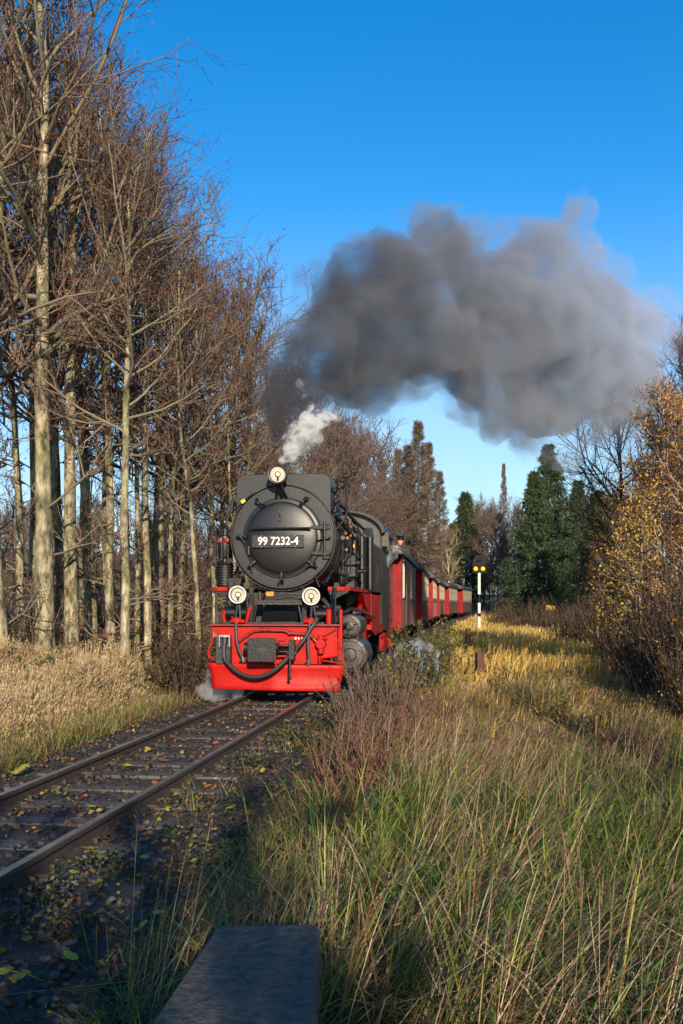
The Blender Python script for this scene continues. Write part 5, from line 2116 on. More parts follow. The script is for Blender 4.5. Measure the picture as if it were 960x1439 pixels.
GL = 'bare trees in the wood left of the track'
place(A1, at(63, 18.5), 18.5, 3.0, 1.0, label='tallest bare tree with a thick pale trunk behind the straw coloured grass', group=GL)
place(A2, at(100, 19.5), 19.5, 2.2, 0.88, label='thick bare tree leaning right with moss patches beside the tallest pale trunk', group=GL, tilt=(0, R(2)))
place(A5, at(347, 27), 27.0, 1.0, 0.86, label='bare tree with rusty brown leaf buds rising just left of the chimney smoke', group=GL)
place(A5, at(328, 29), 29.0, 3.4, (0.8, 0.8, 0.88), label='slimmer rusty budded tree close behind the one beside the smoke', group=GL)
place(A3, at(172, 17.5), 17.5, 1.2, (0.85, 0.85, 0.78), label='bare tree with a crooked leaning foot at the back of the grass', group=GL, tilt=(R(-2), R(4)))
rg = np.random.default_rng(77)
SLIM = {id(A1): 'thick straight bare tree farther back in the wood left of the track', id(A2): 'thick bare tree with upswept limbs farther back in the wood', id(A3): 'medium bare tree standing in the wood left of the track', id(A4): 'slim pole like bare tree standing in the wood left of the track', id(A5): 'rusty budded bare tree deeper in the wood beside the smoke'}
for (px, d, P, sc) in ((8, 17, A3, 1.0), (30, 20, A4, 1.1), (84, 25, A2, 1.05), (130, 22, A1, 0.82), (158, 21, A3, 0.96), (192, 24, A4, 1.0), (206, 21, A3, 0.85),
                       (224, 25, A1, 0.78), (240, 22, A4, 0.86), (262, 27, A2, 0.76), (281, 20, A4, 0.74), (302, 26, A3, 0.78), (312, 32, A4, 0.95),
                       (366, 31, A4, 0.85), (392, 38, A5, 0.82), (60, 28, A4, 1.4), (45, 23, A4, 1.15), (115, 27, A4, 1.25), (148, 24, A4, 1.05), (180, 29, A4, 1.15), (215, 30, A4, 1.05), (250, 24, A4, 0.82), (292, 30, A4, 0.92), (330, 24, A4, 0.66), (-25, 19, A2, 1.0), (-60, 20, A1, 1.0), (400, 46, A3, 0.82), (425, 52, A3, 0.85)):
    place(P, at(px, d), float(d), rg.uniform(0, 6.28), sc * rg.uniform(0.97, 1.03), label=SLIM[id(P)], group=GL, tilt=(rg.normal(0, 0.02), rg.normal(0.01, 0.03)))
sap = 'thin young bare sapling filling the wood left of the track'
for k in range(13):
    d = rg.uniform(22, 48)
    px = rg.uniform(-60, 400)
    if px > 300 and d < 28:
        d += 10
    place(A6, at(px, d), d, rg.uniform(0, 6.28), rg.uniform(0.5, 0.9), label=sap, group='saplings in the wood left of the track', tilt=(rg.normal(0, 0.04), rg.normal(0, 0.05)))
H4 = shrub(44, 2.6, 22, 1.5, twig=(0.19, 0.125, 0.080), leafcol=[(0.28, 0.16, 0.06), (0.22, 0.11, 0.045)], nleaf=240, leaf=0.06, n2=6, n3=4, name='bare_brush')
for k in range(40):
    d = rg.uniform(18.5, 46)
    px = rg.uniform(-40, 330)
    if float(track_s(at(px, d), d)) > -3.0:
        continue
    place(H4, at(px, d), d, rg.uniform(0, 6.28), rg.uniform(0.4, 0.95), label='tan bare brush growing between the trunks of the wood', cat='shrub', group='brush between the trunks of the wood')
# farther wood behind, left and centre
fw = 'bare broad tree of the far wood behind the train'
for k in range(46):
    d = rg.uniform(56, 125)
    px = rg.uniform(-120, 585)
    x = at(px, d)
    if x > float(track_x(min(d, 140))) - 4.0:
        x = float(track_x(min(d, 140))) - rg.uniform(4.0, 16)
    place(A7, x, d, rg.uniform(0, 6.28), rg.uniform(0.9, 1.3) * (0.55 if px < 330 else 1.0), label=fw, group='trees of the far wood', dz=-0.2)
for (px, d, s) in ((455, 62, 1.25), (487, 72, 1.35), (520, 84, 1.5), (548, 92, 1.45), (500, 66, 1.2), (470, 80, 1.4)):
    place(A7, at(px, d), float(d), rg.uniform(0, 6.28), s, label='broad bare tree standing right behind the locomotive roof and chimney', group='trees behind the locomotive')

# conifers
S1 = spruce(11, 15.6, 4.9, (0.036, 0.066, 0.028), density=1.35)
S2 = spruce(12, 11.5, 3.6, (0.034, 0.066, 0.024), dead=0.12)
S3 = spruce(13, 16.5, 2.8, (0.05, 0.05, 0.03), dead=1.0, density=1.3)
place(S1, at(771, 90), 90.0, 0.3, 1.0, label='tallest dark green spruce whose tip reaches the smoke', name='spruce_tree')
place(S1, at(752, 84), 84.0, 2.0, 0.80, label='lower green spruce tucked against the left side of the tallest one', name='spruce_tree')
place(S1, at(812, 82), 82.0, 4.0, 0.74, label='shaded green spruce just right of the tallest spruce', name='spruce_tree')
place(S2, at(842, 70), 70.0, 1.1, 0.84, label='low spreading spruce behind the orange leaved birches', name='spruce_tree')
place(S2, at(655, 116), 116.0, 0.6, 1.15, label='green spruce with a thin ragged top beyond the last coach', name='spruce_tree')
place(S2, at(636, 124), 124.0, 2.6, 0.85, label='shorter green spruce behind the ragged topped one', name='spruce_tree')
place(S2, at(752, 62), 62.0, 1.9, 0.20, label='small dark evergreen bush at the far edge of the meadow', name='evergreen_bush', cat='bush')
ld = 'bare brown larch with fine hanging twigs behind the coaches'
for (px, d, s) in ((588, 93, 1.08), (602, 98, 1.0), (573, 97, 1.0), (618, 112, 0.95), (560, 101, 0.95)):
    place(S3, at(px, d), float(d), rg.uniform(0, 6), s * rg.uniform(0.95, 1.05), label=ld, group='larches behind the coaches', name='larch_tree')
place(S3, at(708, 122), 122.0, 1.0, (0.5, 0.5, 1.05), label='thin dead grey conifer spire standing above the far wood', name='dead_conifer')
rd = 'reddish brown bare tree at the far end of the meadow'
for (px, d, s) in ((688, 104, 1.0), (700, 112, 1.1), (724, 108, 1.1), (738, 100, 0.85), (716, 95, 0.75), (680, 120, 1.1), (664, 128, 1.25), (790, 112, 1.0), (830, 96, 1.0), (860, 104, 1.2), (900, 90, 1.2), (940, 100, 1.3), (985, 84, 1.2), (1030, 70, 1.1), (1080, 92, 1.3), (880, 62, 0.8), (925, 55, 0.8), (975, 48, 0.9), (1020, 42, 0.9), (1075, 52, 1.0)):
    place(A7, at(px, d), float(d), rg.uniform(0, 6.28), s, label=rd, group='reddish bare trees beyond the meadow', dz=-0.2)
# pale shrub by the coaches
A8 = bare_tree(9, 6.5, 0.07, start=0.08, limbs=26, spread=2.4, n2=6, n3=5, n4=2, low_ang=45, bark=(0.42, 0.36, 0.24), twig=(0.22, 0.16, 0.09), bud=(0.2, 0.14, 0.06), fat=1.8)
place(A8, at(632, 106), 106.0, 0.5, 1.2, label='pale branched small tree beside the last coach roof')

# right-hand trees
R1 = bare_tree(21, 9.2, 0.125, start=0.22, limbs=38, spread=2.8, n2=8, n3=7, n4=2, low_ang=88, upcurve=0.6, bark=(0.075, 0.058, 0.05), twig=(0.06, 0.044, 0.042), bud=(0.10, 0.06, 0.04), moss=False)
place(R1, at(880, 28), 28.0, 0.8, 0.78, label='dark bare spreading tree rising behind the orange leaved birches')
R2 = bare_tree(22, 9.6, 0.10, start=0.3, limbs=36, spread=2.3, n2=8, n3=7, n4=3, bark=(0.12, 0.09, 0.075), twig=(0.10, 0.062, 0.065), bud=(0.12, 0.07, 0.06), moss=False)
place(R2, at(952, 25), 25.0, 0.2, 0.82, label='tall bare tree with purplish twigs at the right end of the meadow hedge')
place(R2, at(1010, 22), 22.0, 2.2, 0.75, label='tall bare tree beside the hedge beyond the purplish one')
OR = [(0.50, 0.20, 0.025), (0.42, 0.15, 0.02), (0.55, 0.28, 0.03), (0.30, 0.11, 0.02)]
YE = [(0.60, 0.42, 0.03), (0.52, 0.34, 0.03), (0.42, 0.30, 0.04)]
B1 = bare_tree(31, 6.8, 0.050, start=0.22, limbs=34, spread=1.35, n2=7, n3=5, n4=2, bark=(0.52, 0.46, 0.38), twig=(0.14, 0.07, 0.045), bud=(0.3, 0.12, 0.03), leafcol=OR + YE[:1], nleaf=2600, moss=False, low_ang=60)
place(B1, at(944, 21), 21.0, 0.6, 0.86, name='birch_tree', label='leaning white birch with orange leaves, the taller of two', tilt=(0, R(-6)))
place(B1, at(914, 23), 23.0, 2.9, 0.72, name='birch_tree', label='short white birch with orange leaves beside the taller leaning one', tilt=(0, R(-5)))
place(B1, at(975, 20), 20.0, 4.4, 0.8, name='birch_tree', label='orange leaved birch at the outer end of the hedge', tilt=(0, R(4)))
B2 = bare_tree(32, 4.0, 0.035, start=0.2, limbs=24, spread=0.9, n2=6, n3=5, n4=2, bark=(0.28, 0.22, 0.14), twig=(0.14, 0.09, 0.05), bud=(0.4, 0.25, 0.03), leafcol=YE, nleaf=1000, moss=False, low_ang=60)
place(B2, at(900, 19), 19.0, 0.3, 0.85, name='young_birch', label='young birch with bright yellow leaves in front of the white trunks')
place(B2, at(862, 24), 24.0, 2.0, 0.55, name='young_birch', label='low yellow leaved sapling at the meadow side of the hedge')
place(B1, at(840, 33), 33.0, 1.0, 0.55, name='birch_tree', label='small orange leaved birch in front of the dark spreading tree')
place(B1, at(868, 27), 27.0, 5.0, 0.62, name='birch_tree', label='orange leaved young birch beside the dark spreading tree trunk')

# shrubs
BR = [(0.16, 0.075, 0.03), (0.10, 0.05, 0.025), (0.22, 0.11, 0.035)]
H1 = shrub(41, 2.7, 26, 1.5, leafcol=BR, nleaf=900, leaf=0.055)
H2 = shrub(42, 2.1, 30, 1.5, twig=(0.070, 0.046, 0.032), leafcol=OR + BR, nleaf=700, leaf=0.05)
H3 = shrub(43, 1.3, 34, 1.1, twig=(0.095, 0.062, 0.042), leafcol=BR, nleaf=260, leaf=0.04)
hl = 'dark tangled shrub in the hedge under the orange birches'
for (px, d, P, s) in ((905, 16.5, H1, 0.62), (935, 15.5, H1, 0.72), (962, 14.5, H1, 0.8), (985, 15, H1, 0.9), (950, 18, H2, 1.2), (920, 19.5, H1, 0.7), (890, 19, H2, 0.7), (880, 22, H2, 1.0), (972, 13, H2, 0.7), (1010, 14, H1, 0.9), (990, 12, H2, 0.7), (1040, 13, H1, 1.1),
                      (865, 26, H1, 0.6), (850, 29, H2, 0.7), (900, 25, H1, 0.8), (940, 22, H1, 0.9), (970, 20, H1, 1.0), (915, 28, H1, 0.9)):
    place(P, at(px, d), float(d), rg.uniform(0, 6.28), s, label=hl if P is H1 else 'dark shrub with some orange leaves in the hedge under the birches', cat='shrub', group='shrubs of the hedge right of the meadow')
for (px, d, s) in ((800, 40, 1.3), (835, 38, 1.5), (775, 46, 1.3), (815, 50, 1.7), (855, 36, 1.5), (760, 55, 1.4), (730, 60, 1.3), (700, 66, 1.3), (790, 58, 1.8), (750, 68, 1.8), (820, 62, 2.0), (860, 48, 1.9), (715, 74, 1.6), (770, 76, 2.0)):
    place(H3, at(px, d), float(d), rg.uniform(0, 6.28), s, label='low brown brush along the far edge of the golden meadow', cat='shrub', group='brush at the meadow edge')
# undergrowth under the left-hand wood
GY = [(0.10, 0.13, 0.025), (0.07, 0.10, 0.02), (0.22, 0.20, 0.03), (0.16, 0.10, 0.03), (0.05, 0.075, 0.02)]
U1 = shrub(51, 0.95, 26, 1.3, twig=(0.13, 0.09, 0.06), leafcol=GY, nleaf=1500, leaf=0.05, name='bramble_bush', up=-0.35)
U2 = shrub(52, 1.1, 24, 1.2, twig=(0.14, 0.085, 0.05), leafcol=[(0.16, 0.08, 0.03), (0.12, 0.06, 0.028), (0.20, 0.13, 0.04), (0.09, 0.10, 0.025)], nleaf=1100, leaf=0.05, name='bramble_bush', up=-0.3)
ul = 'green and yellow bramble thicket between the grass and the wood'
for k in range(30):
    px = -40 + k * 11.2 + rg.uniform(-6, 6)
    d = rg.uniform(14.6, 17.6)
    x = at(px, d)
    if float(track_s(x, d)) > -2.3:
        continue
    place(U1 if rg.random() < 0.6 else U2, x, d, rg.uniform(0, 6.28), rg.uniform(0.75, 1.15), label=ul, cat='bush', group='brambles at the edge of the wood', dz=-0.05)
for k in range(26):
    d = rg.uniform(18, 32)
    x = at(rg.uniform(0, 330), d)
    if float(track_s(x, d)) > -2.6:
        continue
    place(U2, x, d, rg.uniform(0, 6.28), rg.uniform(0.8, 1.4), label='brown bramble clump on the ground among the trunks of the wood', cat='bush', group='bramble clumps in the wood')
U3 = shrub(53, 1.35, 30, 0.9, twig=(0.075, 0.048, 0.036), leafcol=[(0.10, 0.055, 0.025), (0.07, 0.04, 0.02), (0.06, 0.06, 0.02)], nleaf=1300, leaf=0.05, name='brown_bush', up=-0.1)
place(U3, -2.62, 16.4, 0.2, 1.0, label='dark brown withered bush touching the left side of the locomotive', cat='bush')
place(U3, -2.75, 18.2, 2.2, 1.1, label='dark brown withered bush behind the one touching the locomotive', cat='bush')
# leafy and bare weeds between the train and the meadow
W1 = shrub(61, 1.15, 22, 0.8, twig=(0.13, 0.075, 0.06), leafcol=[(0.20, 0.22, 0.04), (0.13, 0.17, 0.035), (0.30, 0.30, 0.05), (0.10, 0.13, 0.03)], nleaf=420, leaf=0.075, n3=4, name='leafy_weed')
W2 = shrub(62, 0.95, 26, 0.8, twig=(0.125, 0.080, 0.052), n2=5, n3=3, name='bare_weed')
wl = 'leafy yellow green willow weed growing beside the train'
for (px, d, s) in ((575, 15.5, 1.0), (598, 17, 1.05), (560, 14.2, 0.85), (615, 19.5, 1.0), (588, 20, 1.15), (630, 23, 1.0), (545, 13.2, 0.7), (606, 25, 1.2)):
    place(W1, at(px, d), float(d), rg.uniform(0, 6.28), s, label=wl, cat='weed', group='leafy weeds beside the train')
for (px, d, s) in ((785, 13.5, 0.45), (800, 15, 0.5), (770, 17, 0.5), (660, 10.5, 0.4), (700, 16.5, 0.45), (835, 12, 0.4)):
    place(W1, at(px, d), float(d), rg.uniform(0, 6.28), s, label='small leafy green weed standing in the dry meadow grass', cat='weed', group='leafy weeds in the meadow')
W3 = shrub(63, 0.75, 22, 0.6, twig=(0.165, 0.080, 0.050), leafcol=[(0.20, 0.085, 0.04), (0.13, 0.065, 0.035)], nleaf=120, leaf=0.035, n2=5, n3=3, name='rusty_weed')
for (px, d, s) in ((470, 8.6, 0.7), (490, 8.0, 0.75), (505, 8.8, 0.9), (455, 7.4, 0.6), (480, 7.2, 0.7), (520, 7.9, 0.8), (540, 9.0, 0.9), (470, 6.5, 0.6), (560, 10.5, 0.9), (585, 11.5, 0.9), (620, 12.5, 0.8), (850, 9.0, 0.7), (900, 8.0, 0.7), (880, 10.5, 0.8), (930, 10.0, 0.8)):
    place(W3, at(px, d), float(d), rg.uniform(0, 6.28), s, label='rusty brown withered weed among the grass', cat='weed', group='rusty weeds in the grass', tilt=(0, R(10)))
bl = 'clump of bare reddish brown stems beside the track before the locomotive'
for (px, d, s) in ((500, 12.5, 0.85), (520, 11.8, 0.95), (538, 12.6, 1.1), (528, 13.8, 1.15), (512, 14.2, 0.9), (552, 13.4, 1.0), (508, 10.6, 0.8), (545, 15.2, 1.1), (495, 9.6, 0.65), (525, 10.0, 0.7), (565, 12.0, 0.8)):
    place(W2, at(px, d), float(d), rg.uniform(0, 6.28), s, label=bl, cat='weed', group='bare weed stems beside the track', tilt=(0, R(8)))

# bare tree behind the camera, and an unseen hedge added to shade the foreground
K1 = shrub(71, 4.9, 26, 2.2, leafcol=BR + GY, nleaf=7000, leaf=0.13, n2=8, n3=5, name='shade_hedge_bush')
kl = 'unseen leafy hedge bush added behind the viewpoint to shade the foreground'
for (x, y, s) in ((-6.5, -9, 0.80), (-4.8, -9.4, 0.88), (-3.4, -9, 0.92), (-2.0, -9.2, 0.95), (-0.6, -9, 0.97), (0.7, -9.3, 0.96), (1.9, -9.0, 0.78), (3.3, -9.4, 0.58), (4.9, -9, 0.76), (6.4, -9.3, 0.55), (7.9, -9, 0.72)):
    place(K1, x, y, rg.uniform(0, 6.28), s, label=kl, cat='bush', group='added shade hedge behind the viewpoint')
place(A4, 5.2, -7.5, 0.5, 1.0, label='bare tree standing behind the viewpoint', group='trees behind the viewpoint')
# ================================================================ grass and leaves on the ground
M_grass = mat('grass_blades', (0.2, 0.2, 0.2), 0.6, attr='Col', var=0.15, scale=2.0, trans=0.32)


def wave(x, y, s, seed):
    r = np.random.default_rng(seed)
    z = np.zeros_like(x)
    for k in range(6):
        a, b, c = r.normal(0, 1, 2).tolist() + [r.uniform(0, 6.28)]
        z += np.sin((x * a + y * b) / s + c)
    return z / 3.0


def short_near_posts(x, y):
    """grass stays low along the trodden strips in front of the two posts"""
    f = np.ones_like(x)
    for (px_, py_, back, wid) in ((3.05, 22.0, 7.5, 0.55), (4.45, 35.0, 12.0, 0.6)):
        u = (y - (py_ - back)) / back
        cx = px_ * y / py_
        k = (u > 0) & (u < 1.02) & (np.abs(x - cx) < wid)
        f = np.where(k, 0.35 + 0.25 * (1 - np.clip(u, 0, 1)), f)
    # grass cut low in a strip to imitate a shadow band across the meadow
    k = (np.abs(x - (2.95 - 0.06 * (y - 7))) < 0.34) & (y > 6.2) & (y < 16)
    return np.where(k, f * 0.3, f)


def blades(name, x, y, h, w, lean_dir, lean, col, rng, label, cat, zoff=0.0, heads=None, curl=1.0):
    """ribbon blades: 7 vertices and 5 triangles each"""
    N = len(x)
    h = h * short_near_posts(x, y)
    z = gz(x, y) + zoff
    B = np.stack([x, y, z], -1)
    ld = np.stack([np.cos(lean_dir), np.sin(lean_dir), np.zeros(N)], -1)
    fa = rng.uniform(0, 2 * np.pi, N)
    S = np.stack([np.cos(fa), np.sin(fa), np.zeros(N)], -1)
    pts = []
    for t, ww in ((0.0, 1.0), (0.42, 0.9), (0.78, 0.6), (1.0, 0.0)):
        b = lean * t + curl * lean * lean * 0.55 * t * t * t
        zz = t - 0.35 * np.clip(b, 0, 2) ** 2 * t
        c = B + ld * (b * h)[:, None] + np.array([0, 0, 1.0]) * (np.maximum(zz, 0.1 * t) * h)[:, None]
        pts.append((c, ww))
    V = []
    for c, ww in pts[:3]:
        V += [c - S * (w * ww)[:, None] * 0.5, c + S * (w * ww)[:, None] * 0.5]
    V.append(pts[3][0])
    V = np.stack(V, 1).reshape(-1, 3)
    b = np.arange(N) * 7
    Q = np.concatenate([np.stack([b, b + 1, b + 3, b + 2], 1), np.stack([b + 2, b + 3, b + 5, b + 4], 1)])
    T = np.stack([b + 4, b + 5, b + 6], 1)
    C = np.repeat(col, 7, axis=0)
    if heads is not None:
        sel = np.nonzero(heads[0])[0]
        M = len(sel)
        tip, mid = pts[3][0][sel], pts[2][0][sel]
        d = nrm(tip - mid)
        k = 5
        idx = np.repeat(np.arange(M), k)
        q = tip[idx] - d[idx] * rng.uniform(0, 0.16, M * k)[:, None]
        dd = d[idx] + rng.normal(0, 0.35, (M * k, 3))
        g = Veg()
        g.quads(q, dd, rng.uniform(0.018, 0.045, M * k) * heads[2], 0.2, np.asarray(heads[1])[None] * rng.uniform(0.7, 1.3, (M * k, 1)), rng)
        off = len(V)
        V = np.concatenate([V, g.V[0]])
        Q = np.concatenate([Q, g.Q[0] + off])
        C = np.concatenate([C, g.C[0]])
    o = mesh_np(name, V, [Q, T], M_grass, None, C, smooth=False)
    tag(o, label, cat, kind='stuff')
    return o


def mix(pal, weights, n, rng):
    pal = np.asarray(pal)
    k = rng.choice(len(pal), n, p=np.asarray(weights) / np.sum(weights))
    return pal[k] * rng.uniform(0.72, 1.28, (n, 1)) * (1 + rng.normal(0, 0.05, (n, 3)))


STRAW, STRAW2, GREEN, DGREEN, YGREEN, BROWN, GOLD, RUST = (0.52, 0.38, 0.205), (0.28, 0.19, 0.095), (0.125, 0.190, 0.022), (0.062, 0.118, 0.020), (0.27, 0.27, 0.04), (0.135, 0.078, 0.042), (0.56, 0.36, 0.075), (0.26, 0.125, 0.05)


def scatter(n, y0, y1, s0, s1, rng, px0=-140, px1=1110, pw=1.0):
    """random spots by distance ahead and sideways distance from the track, kept near the field of view"""
    out = []
    m = 0
    while m < n:
        y = y0 + (y1 - y0) * rng.random(n * 2) ** pw
        s = rng.uniform(s0, s1, n * 2)
        x = track_x(y) + s
        px = 480 + 1400 * x / y
        k = (px > px0) & (px < px1)
        out.append(np.stack([x[k], y[k]], 1))
        m += int(k.sum())
    p = np.concatenate(out)[:n]
    return p[:, 0], p[:, 1]


def in_block(x, y):
    return (np.abs(x + 0.27) < 0.24) & (y < 3.25)


def build_grass():
    r = np.random.default_rng(301)
    # --- left bank: tall pale straw
    x, y = scatter(36000, 7.5, 17.0, -7.5, -1.75, r, pw=0.9)
    n = len(x)
    edge = np.clip((-track_s(x, y) - 1.75) / 0.9, 0.25, 1)
    h = r.uniform(0.50, 1.02, n) * edge * (0.85 + 0.2 * wave(x, y, 1.1, 3))
    col = mix([STRAW, STRAW2, BROWN, YGREEN], [6, 2.5, 1, 0.5], n, r)
    blades('straw_grass', x, y, h, r.uniform(0.006, 0.012, n), r.normal(0.2, 1.1, n), np.abs(r.normal(0.22, 0.16, n)), col, r,
           'tall pale straw coloured grass on the bank left of the track', 'grass', heads=(r.random(n) < 0.5, STRAW, 1.5))
    # lower tuft fringe of that bank
    x, y = scatter(9000, 6.5, 17.0, -2.6, -1.35, r)
    n = len(x)
    blades('verge_grass', x, y, r.uniform(0.12, 0.38, n), r.uniform(0.006, 0.012, n), r.uniform(0, 6.28, n), np.abs(r.normal(0.5, 0.3, n)),
           mix([STRAW2, BROWN, GREEN, YGREEN], [3, 3, 2, 1.5], n, r), r, 'short mixed grass along the left edge of the ballast', 'grass')
    x, y = scatter(9000, 15, 50.0, -9, -2.2, r)
    n = len(x)
    blades('wood_edge_grass', x, y, r.uniform(0.25, 0.7, n), r.uniform(0.012, 0.025, n), r.uniform(0, 6.28, n), np.abs(r.normal(0.4, 0.25, n)),
           mix([STRAW2, BROWN, GREEN, RUST], [3, 3, 1, 2], n, r), r, 'brown and straw grass on the floor of the wood', 'grass')
    # --- right foreground: tussocks of long arching blades, green and dry
    cx, cy_ = scatter(1250, 2.4, 11.5, 1.62, 8.5, r, pw=1.1)
    k = ~in_block(cx, cy_) & (wave(cx, cy_, 0.5, 77) > -0.45)
    cx, cy_ = cx[k], cy_[k]
    m = len(cx)
    per = r.integers(24, 62, m)
    ti = np.repeat(np.arange(m), per)
    n = len(ti)
    cs = track_s(cx, cy_)
    green_t = r.random(m) < np.clip(0.66 + 0.45 * wave(cx, cy_, 0.8, 12) - 0.075 * (cy_ - 4), 0.06, 0.97)
    hue = r.random(m)
    th = r.uniform(0.24, 0.62, m) * np.clip(1.1 - 0.045 * (cy_ - 4), 0.7, 1.1) * np.clip((cs - 1.4) / 0.9, 0.35, 1)
    rad = np.abs(r.normal(0, 0.085, n))
    az = r.uniform(0, 2 * np.pi, n)
    x = cx[ti] + rad * np.cos(az)
    y = cy_[ti] + rad * np.sin(az)
    h = th[ti] * r.uniform(0.45, 1.15, n)
    drift = 0.5
    ld = np.arctan2(np.sin(az) + 0.15 * r.normal(size=n), np.cos(az) + drift + 0.15 * r.normal(size=n))
    lean = np.clip(0.45 + 3.6 * rad + r.normal(0, 0.28, n), 0.05, 1.5)
    g1 = mix([GREEN, DGREEN, YGREEN], [4, 3, 1.2], n, r)
    g2 = mix([YGREEN, GREEN, STRAW2], [3, 3, 1], n, r)
    d1 = mix([STRAW2, BROWN, RUST], [3, 3, 2], n, r)
    d2 = mix([STRAW, STRAW2, YGREEN], [3, 3, 1], n, r)
    gsel = np.where((hue[ti] < 0.6)[:, None], g1, g2)
    dsel = np.where((hue[ti] < 0.6)[:, None], d1, d2)
    isg = green_t[ti] ^ (r.random(n) < 0.16)
    col = np.where(isg[:, None], gsel, dsel)
    ok = ~in_block(x, y)
    blades('tussock_grass', x[ok], y[ok], h[ok], r.uniform(0.005, 0.011, n)[ok], ld[ok], lean[ok], col[ok], r,
           'arching green and dry grass tussocks around the concrete block', 'grass', curl=1.8)
    # lush broad-bladed clumps that bend right over
    cx, cy_ = scatter(170, 2.9, 9.5, 2.0, 7.5, r, pw=1.2)
    k = ~in_block(cx, cy_) & (wave(cx, cy_, 0.55, 12) > 0.0)
    cx, cy_ = cx[k], cy_[k]
    ti = np.repeat(np.arange(len(cx)), 60)
    n = len(ti)
    az = r.uniform(0, 2 * np.pi, n)
    rad = np.abs(r.normal(0, 0.09, n))
    sz = r.uniform(0.42, 0.78, len(cx))
    tone = r.uniform(0.7, 1.25, len(cx))
    x, y = cx[ti] + rad * np.cos(az), cy_[ti] + rad * np.sin(az)
    ok = ~in_block(x, y)
    col = mix([GREEN, DGREEN, YGREEN, STRAW], [4, 5, 1.3, 0.8], n, r) * tone[ti][:, None]
    blades('lush_grass', x[ok], y[ok], (sz[ti] * r.uniform(0.5, 1.1, n))[ok], r.uniform(0.006, 0.012, n)[ok], np.arctan2(np.sin(az), np.cos(az) + 0.6)[ok],
           np.clip(0.75 + r.normal(0, 0.3, n), 0.2, 1.4)[ok], col[ok], r, 'lush bright green grass clumps bending over in the foreground', 'grass', curl=1.6)
    # short undergrowth between the tussocks
    x, y = scatter(26000, 2.3, 11.5, 1.4, 8.5, r, pw=1.15)
    k = ~in_block(x, y)
    x, y = x[k], y[k]
    n = len(x)
    s = track_s(x, y)
    dryness = np.clip(0.5 - 0.3 * wave(x, y, 0.8, 12) + 0.05 * (y - 5), 0.1, 0.95)
    col = np.where((r.random(n) < dryness)[:, None], mix([STRAW2, BROWN, RUST, BROWN], [2, 3, 2, 2], n, r), mix([GREEN, DGREEN, YGREEN], [3, 4, 1], n, r))
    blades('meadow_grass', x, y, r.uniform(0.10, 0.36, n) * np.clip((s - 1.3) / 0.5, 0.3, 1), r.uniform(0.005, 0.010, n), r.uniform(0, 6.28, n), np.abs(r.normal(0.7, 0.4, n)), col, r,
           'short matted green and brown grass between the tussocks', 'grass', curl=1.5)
    # bent straw stalks
    x, y = scatter(6500, 2.6, 10.0, 1.7, 8.0, r)
    keep = (wave(x, y, 0.6, 21) > 0.35) & ~in_block(x, y)
    x, y = x[keep], y[keep]
    n = len(x)
    blades('straw_stalks', x, y, r.uniform(0.42, 0.85, n), r.uniform(0.003, 0.0055, n), r.normal(0.15, 0.5, n), np.abs(r.normal(0.40, 0.2, n)),
           mix([STRAW, STRAW2, BROWN, RUST], [3, 3, 2, 2], n, r), r, 'thin bent straw stalks with brown seed heads in the green grass', 'grass', heads=(r.random(n) < 0.8, (0.15, 0.085, 0.055), 0.8))
    # --- right middle ground
    x, y = scatter(50000, 9.0, 22.0, 1.75, 13, r, pw=1.1)
    n = len(x)
    s = track_s(x, y)
    gold = np.clip((y - 10.5) / 8.0, 0, 1) * np.clip(1.2 - np.abs(s - 3.5) / 5.0, 0, 1)
    a = mix([STRAW2, BROWN, RUST, GOLD, YGREEN, GREEN], [3, 2.2, 2.4, 1.6, 1.2, 0.9], n, r)
    patch = wave(x, y, 0.9, 33)
    a = np.where((patch > 0.55)[:, None] & (r.random(n) < 0.75)[:, None], mix([GREEN, YGREEN, DGREEN], [3, 2, 1], n, r), a)
    b = mix([GOLD, STRAW, YGREEN, BROWN], [5, 3, 1.2, 1], n, r)
    col = np.where((r.random(n) < gold)[:, None], b, a)
    h = r.uniform(0.12, 0.40, n) * np.clip(1 + 0.5 * wave(x, y, 0.7, 31), 0.35, 1.7) * np.clip((s - 1.5) / 0.8, 0.35, 1)
    blades('meadow_grass', x, y, h, r.uniform(0.009, 0.017, n), r.normal(0.3, 1.2, n), np.abs(r.normal(0.55, 0.34, n)), col, r,
           'dry brown and olive grass in the middle of the meadow', 'grass', heads=(r.random(n) < 0.25, (0.26, 0.16, 0.08), 1.3))
    # --- far golden meadow
    x, y = scatter(46000, 20.0, 95.0, 2.0, 34, r, pw=1.5)
    n = len(x)
    s = track_s(x, y)
    g = np.clip(1.35 - np.abs(s - 3.5) / 7.0, 0, 1)
    col = np.where((r.random(n) < g)[:, None], mix([GOLD, STRAW, YGREEN], [6, 2, 0.8], n, r), mix([STRAW2, BROWN, RUST, GOLD, YGREEN], [3, 2, 2, 1, 0.8], n, r))
    blades('golden_meadow', x, y, r.uniform(0.22, 0.55, n) * (1 + 0.25 * wave(x, y, 2.0, 41)), 0.014 + 0.0009 * y, r.normal(0.3, 1.0, n), np.abs(r.normal(0.3, 0.2, n)), col, r,
           'golden yellow tall grass around the signal and posts', 'grass', heads=(r.random(n) < 0.25, GOLD, 2.5))
    # stray tufts in the ballast
    x, y = scatter(1800, 4.0, 16.0, 0.75, 1.9, r)
    keep = wave(x, y, 0.35, 51) > 0.25
    x, y = x[keep], y[keep]
    n = len(x)
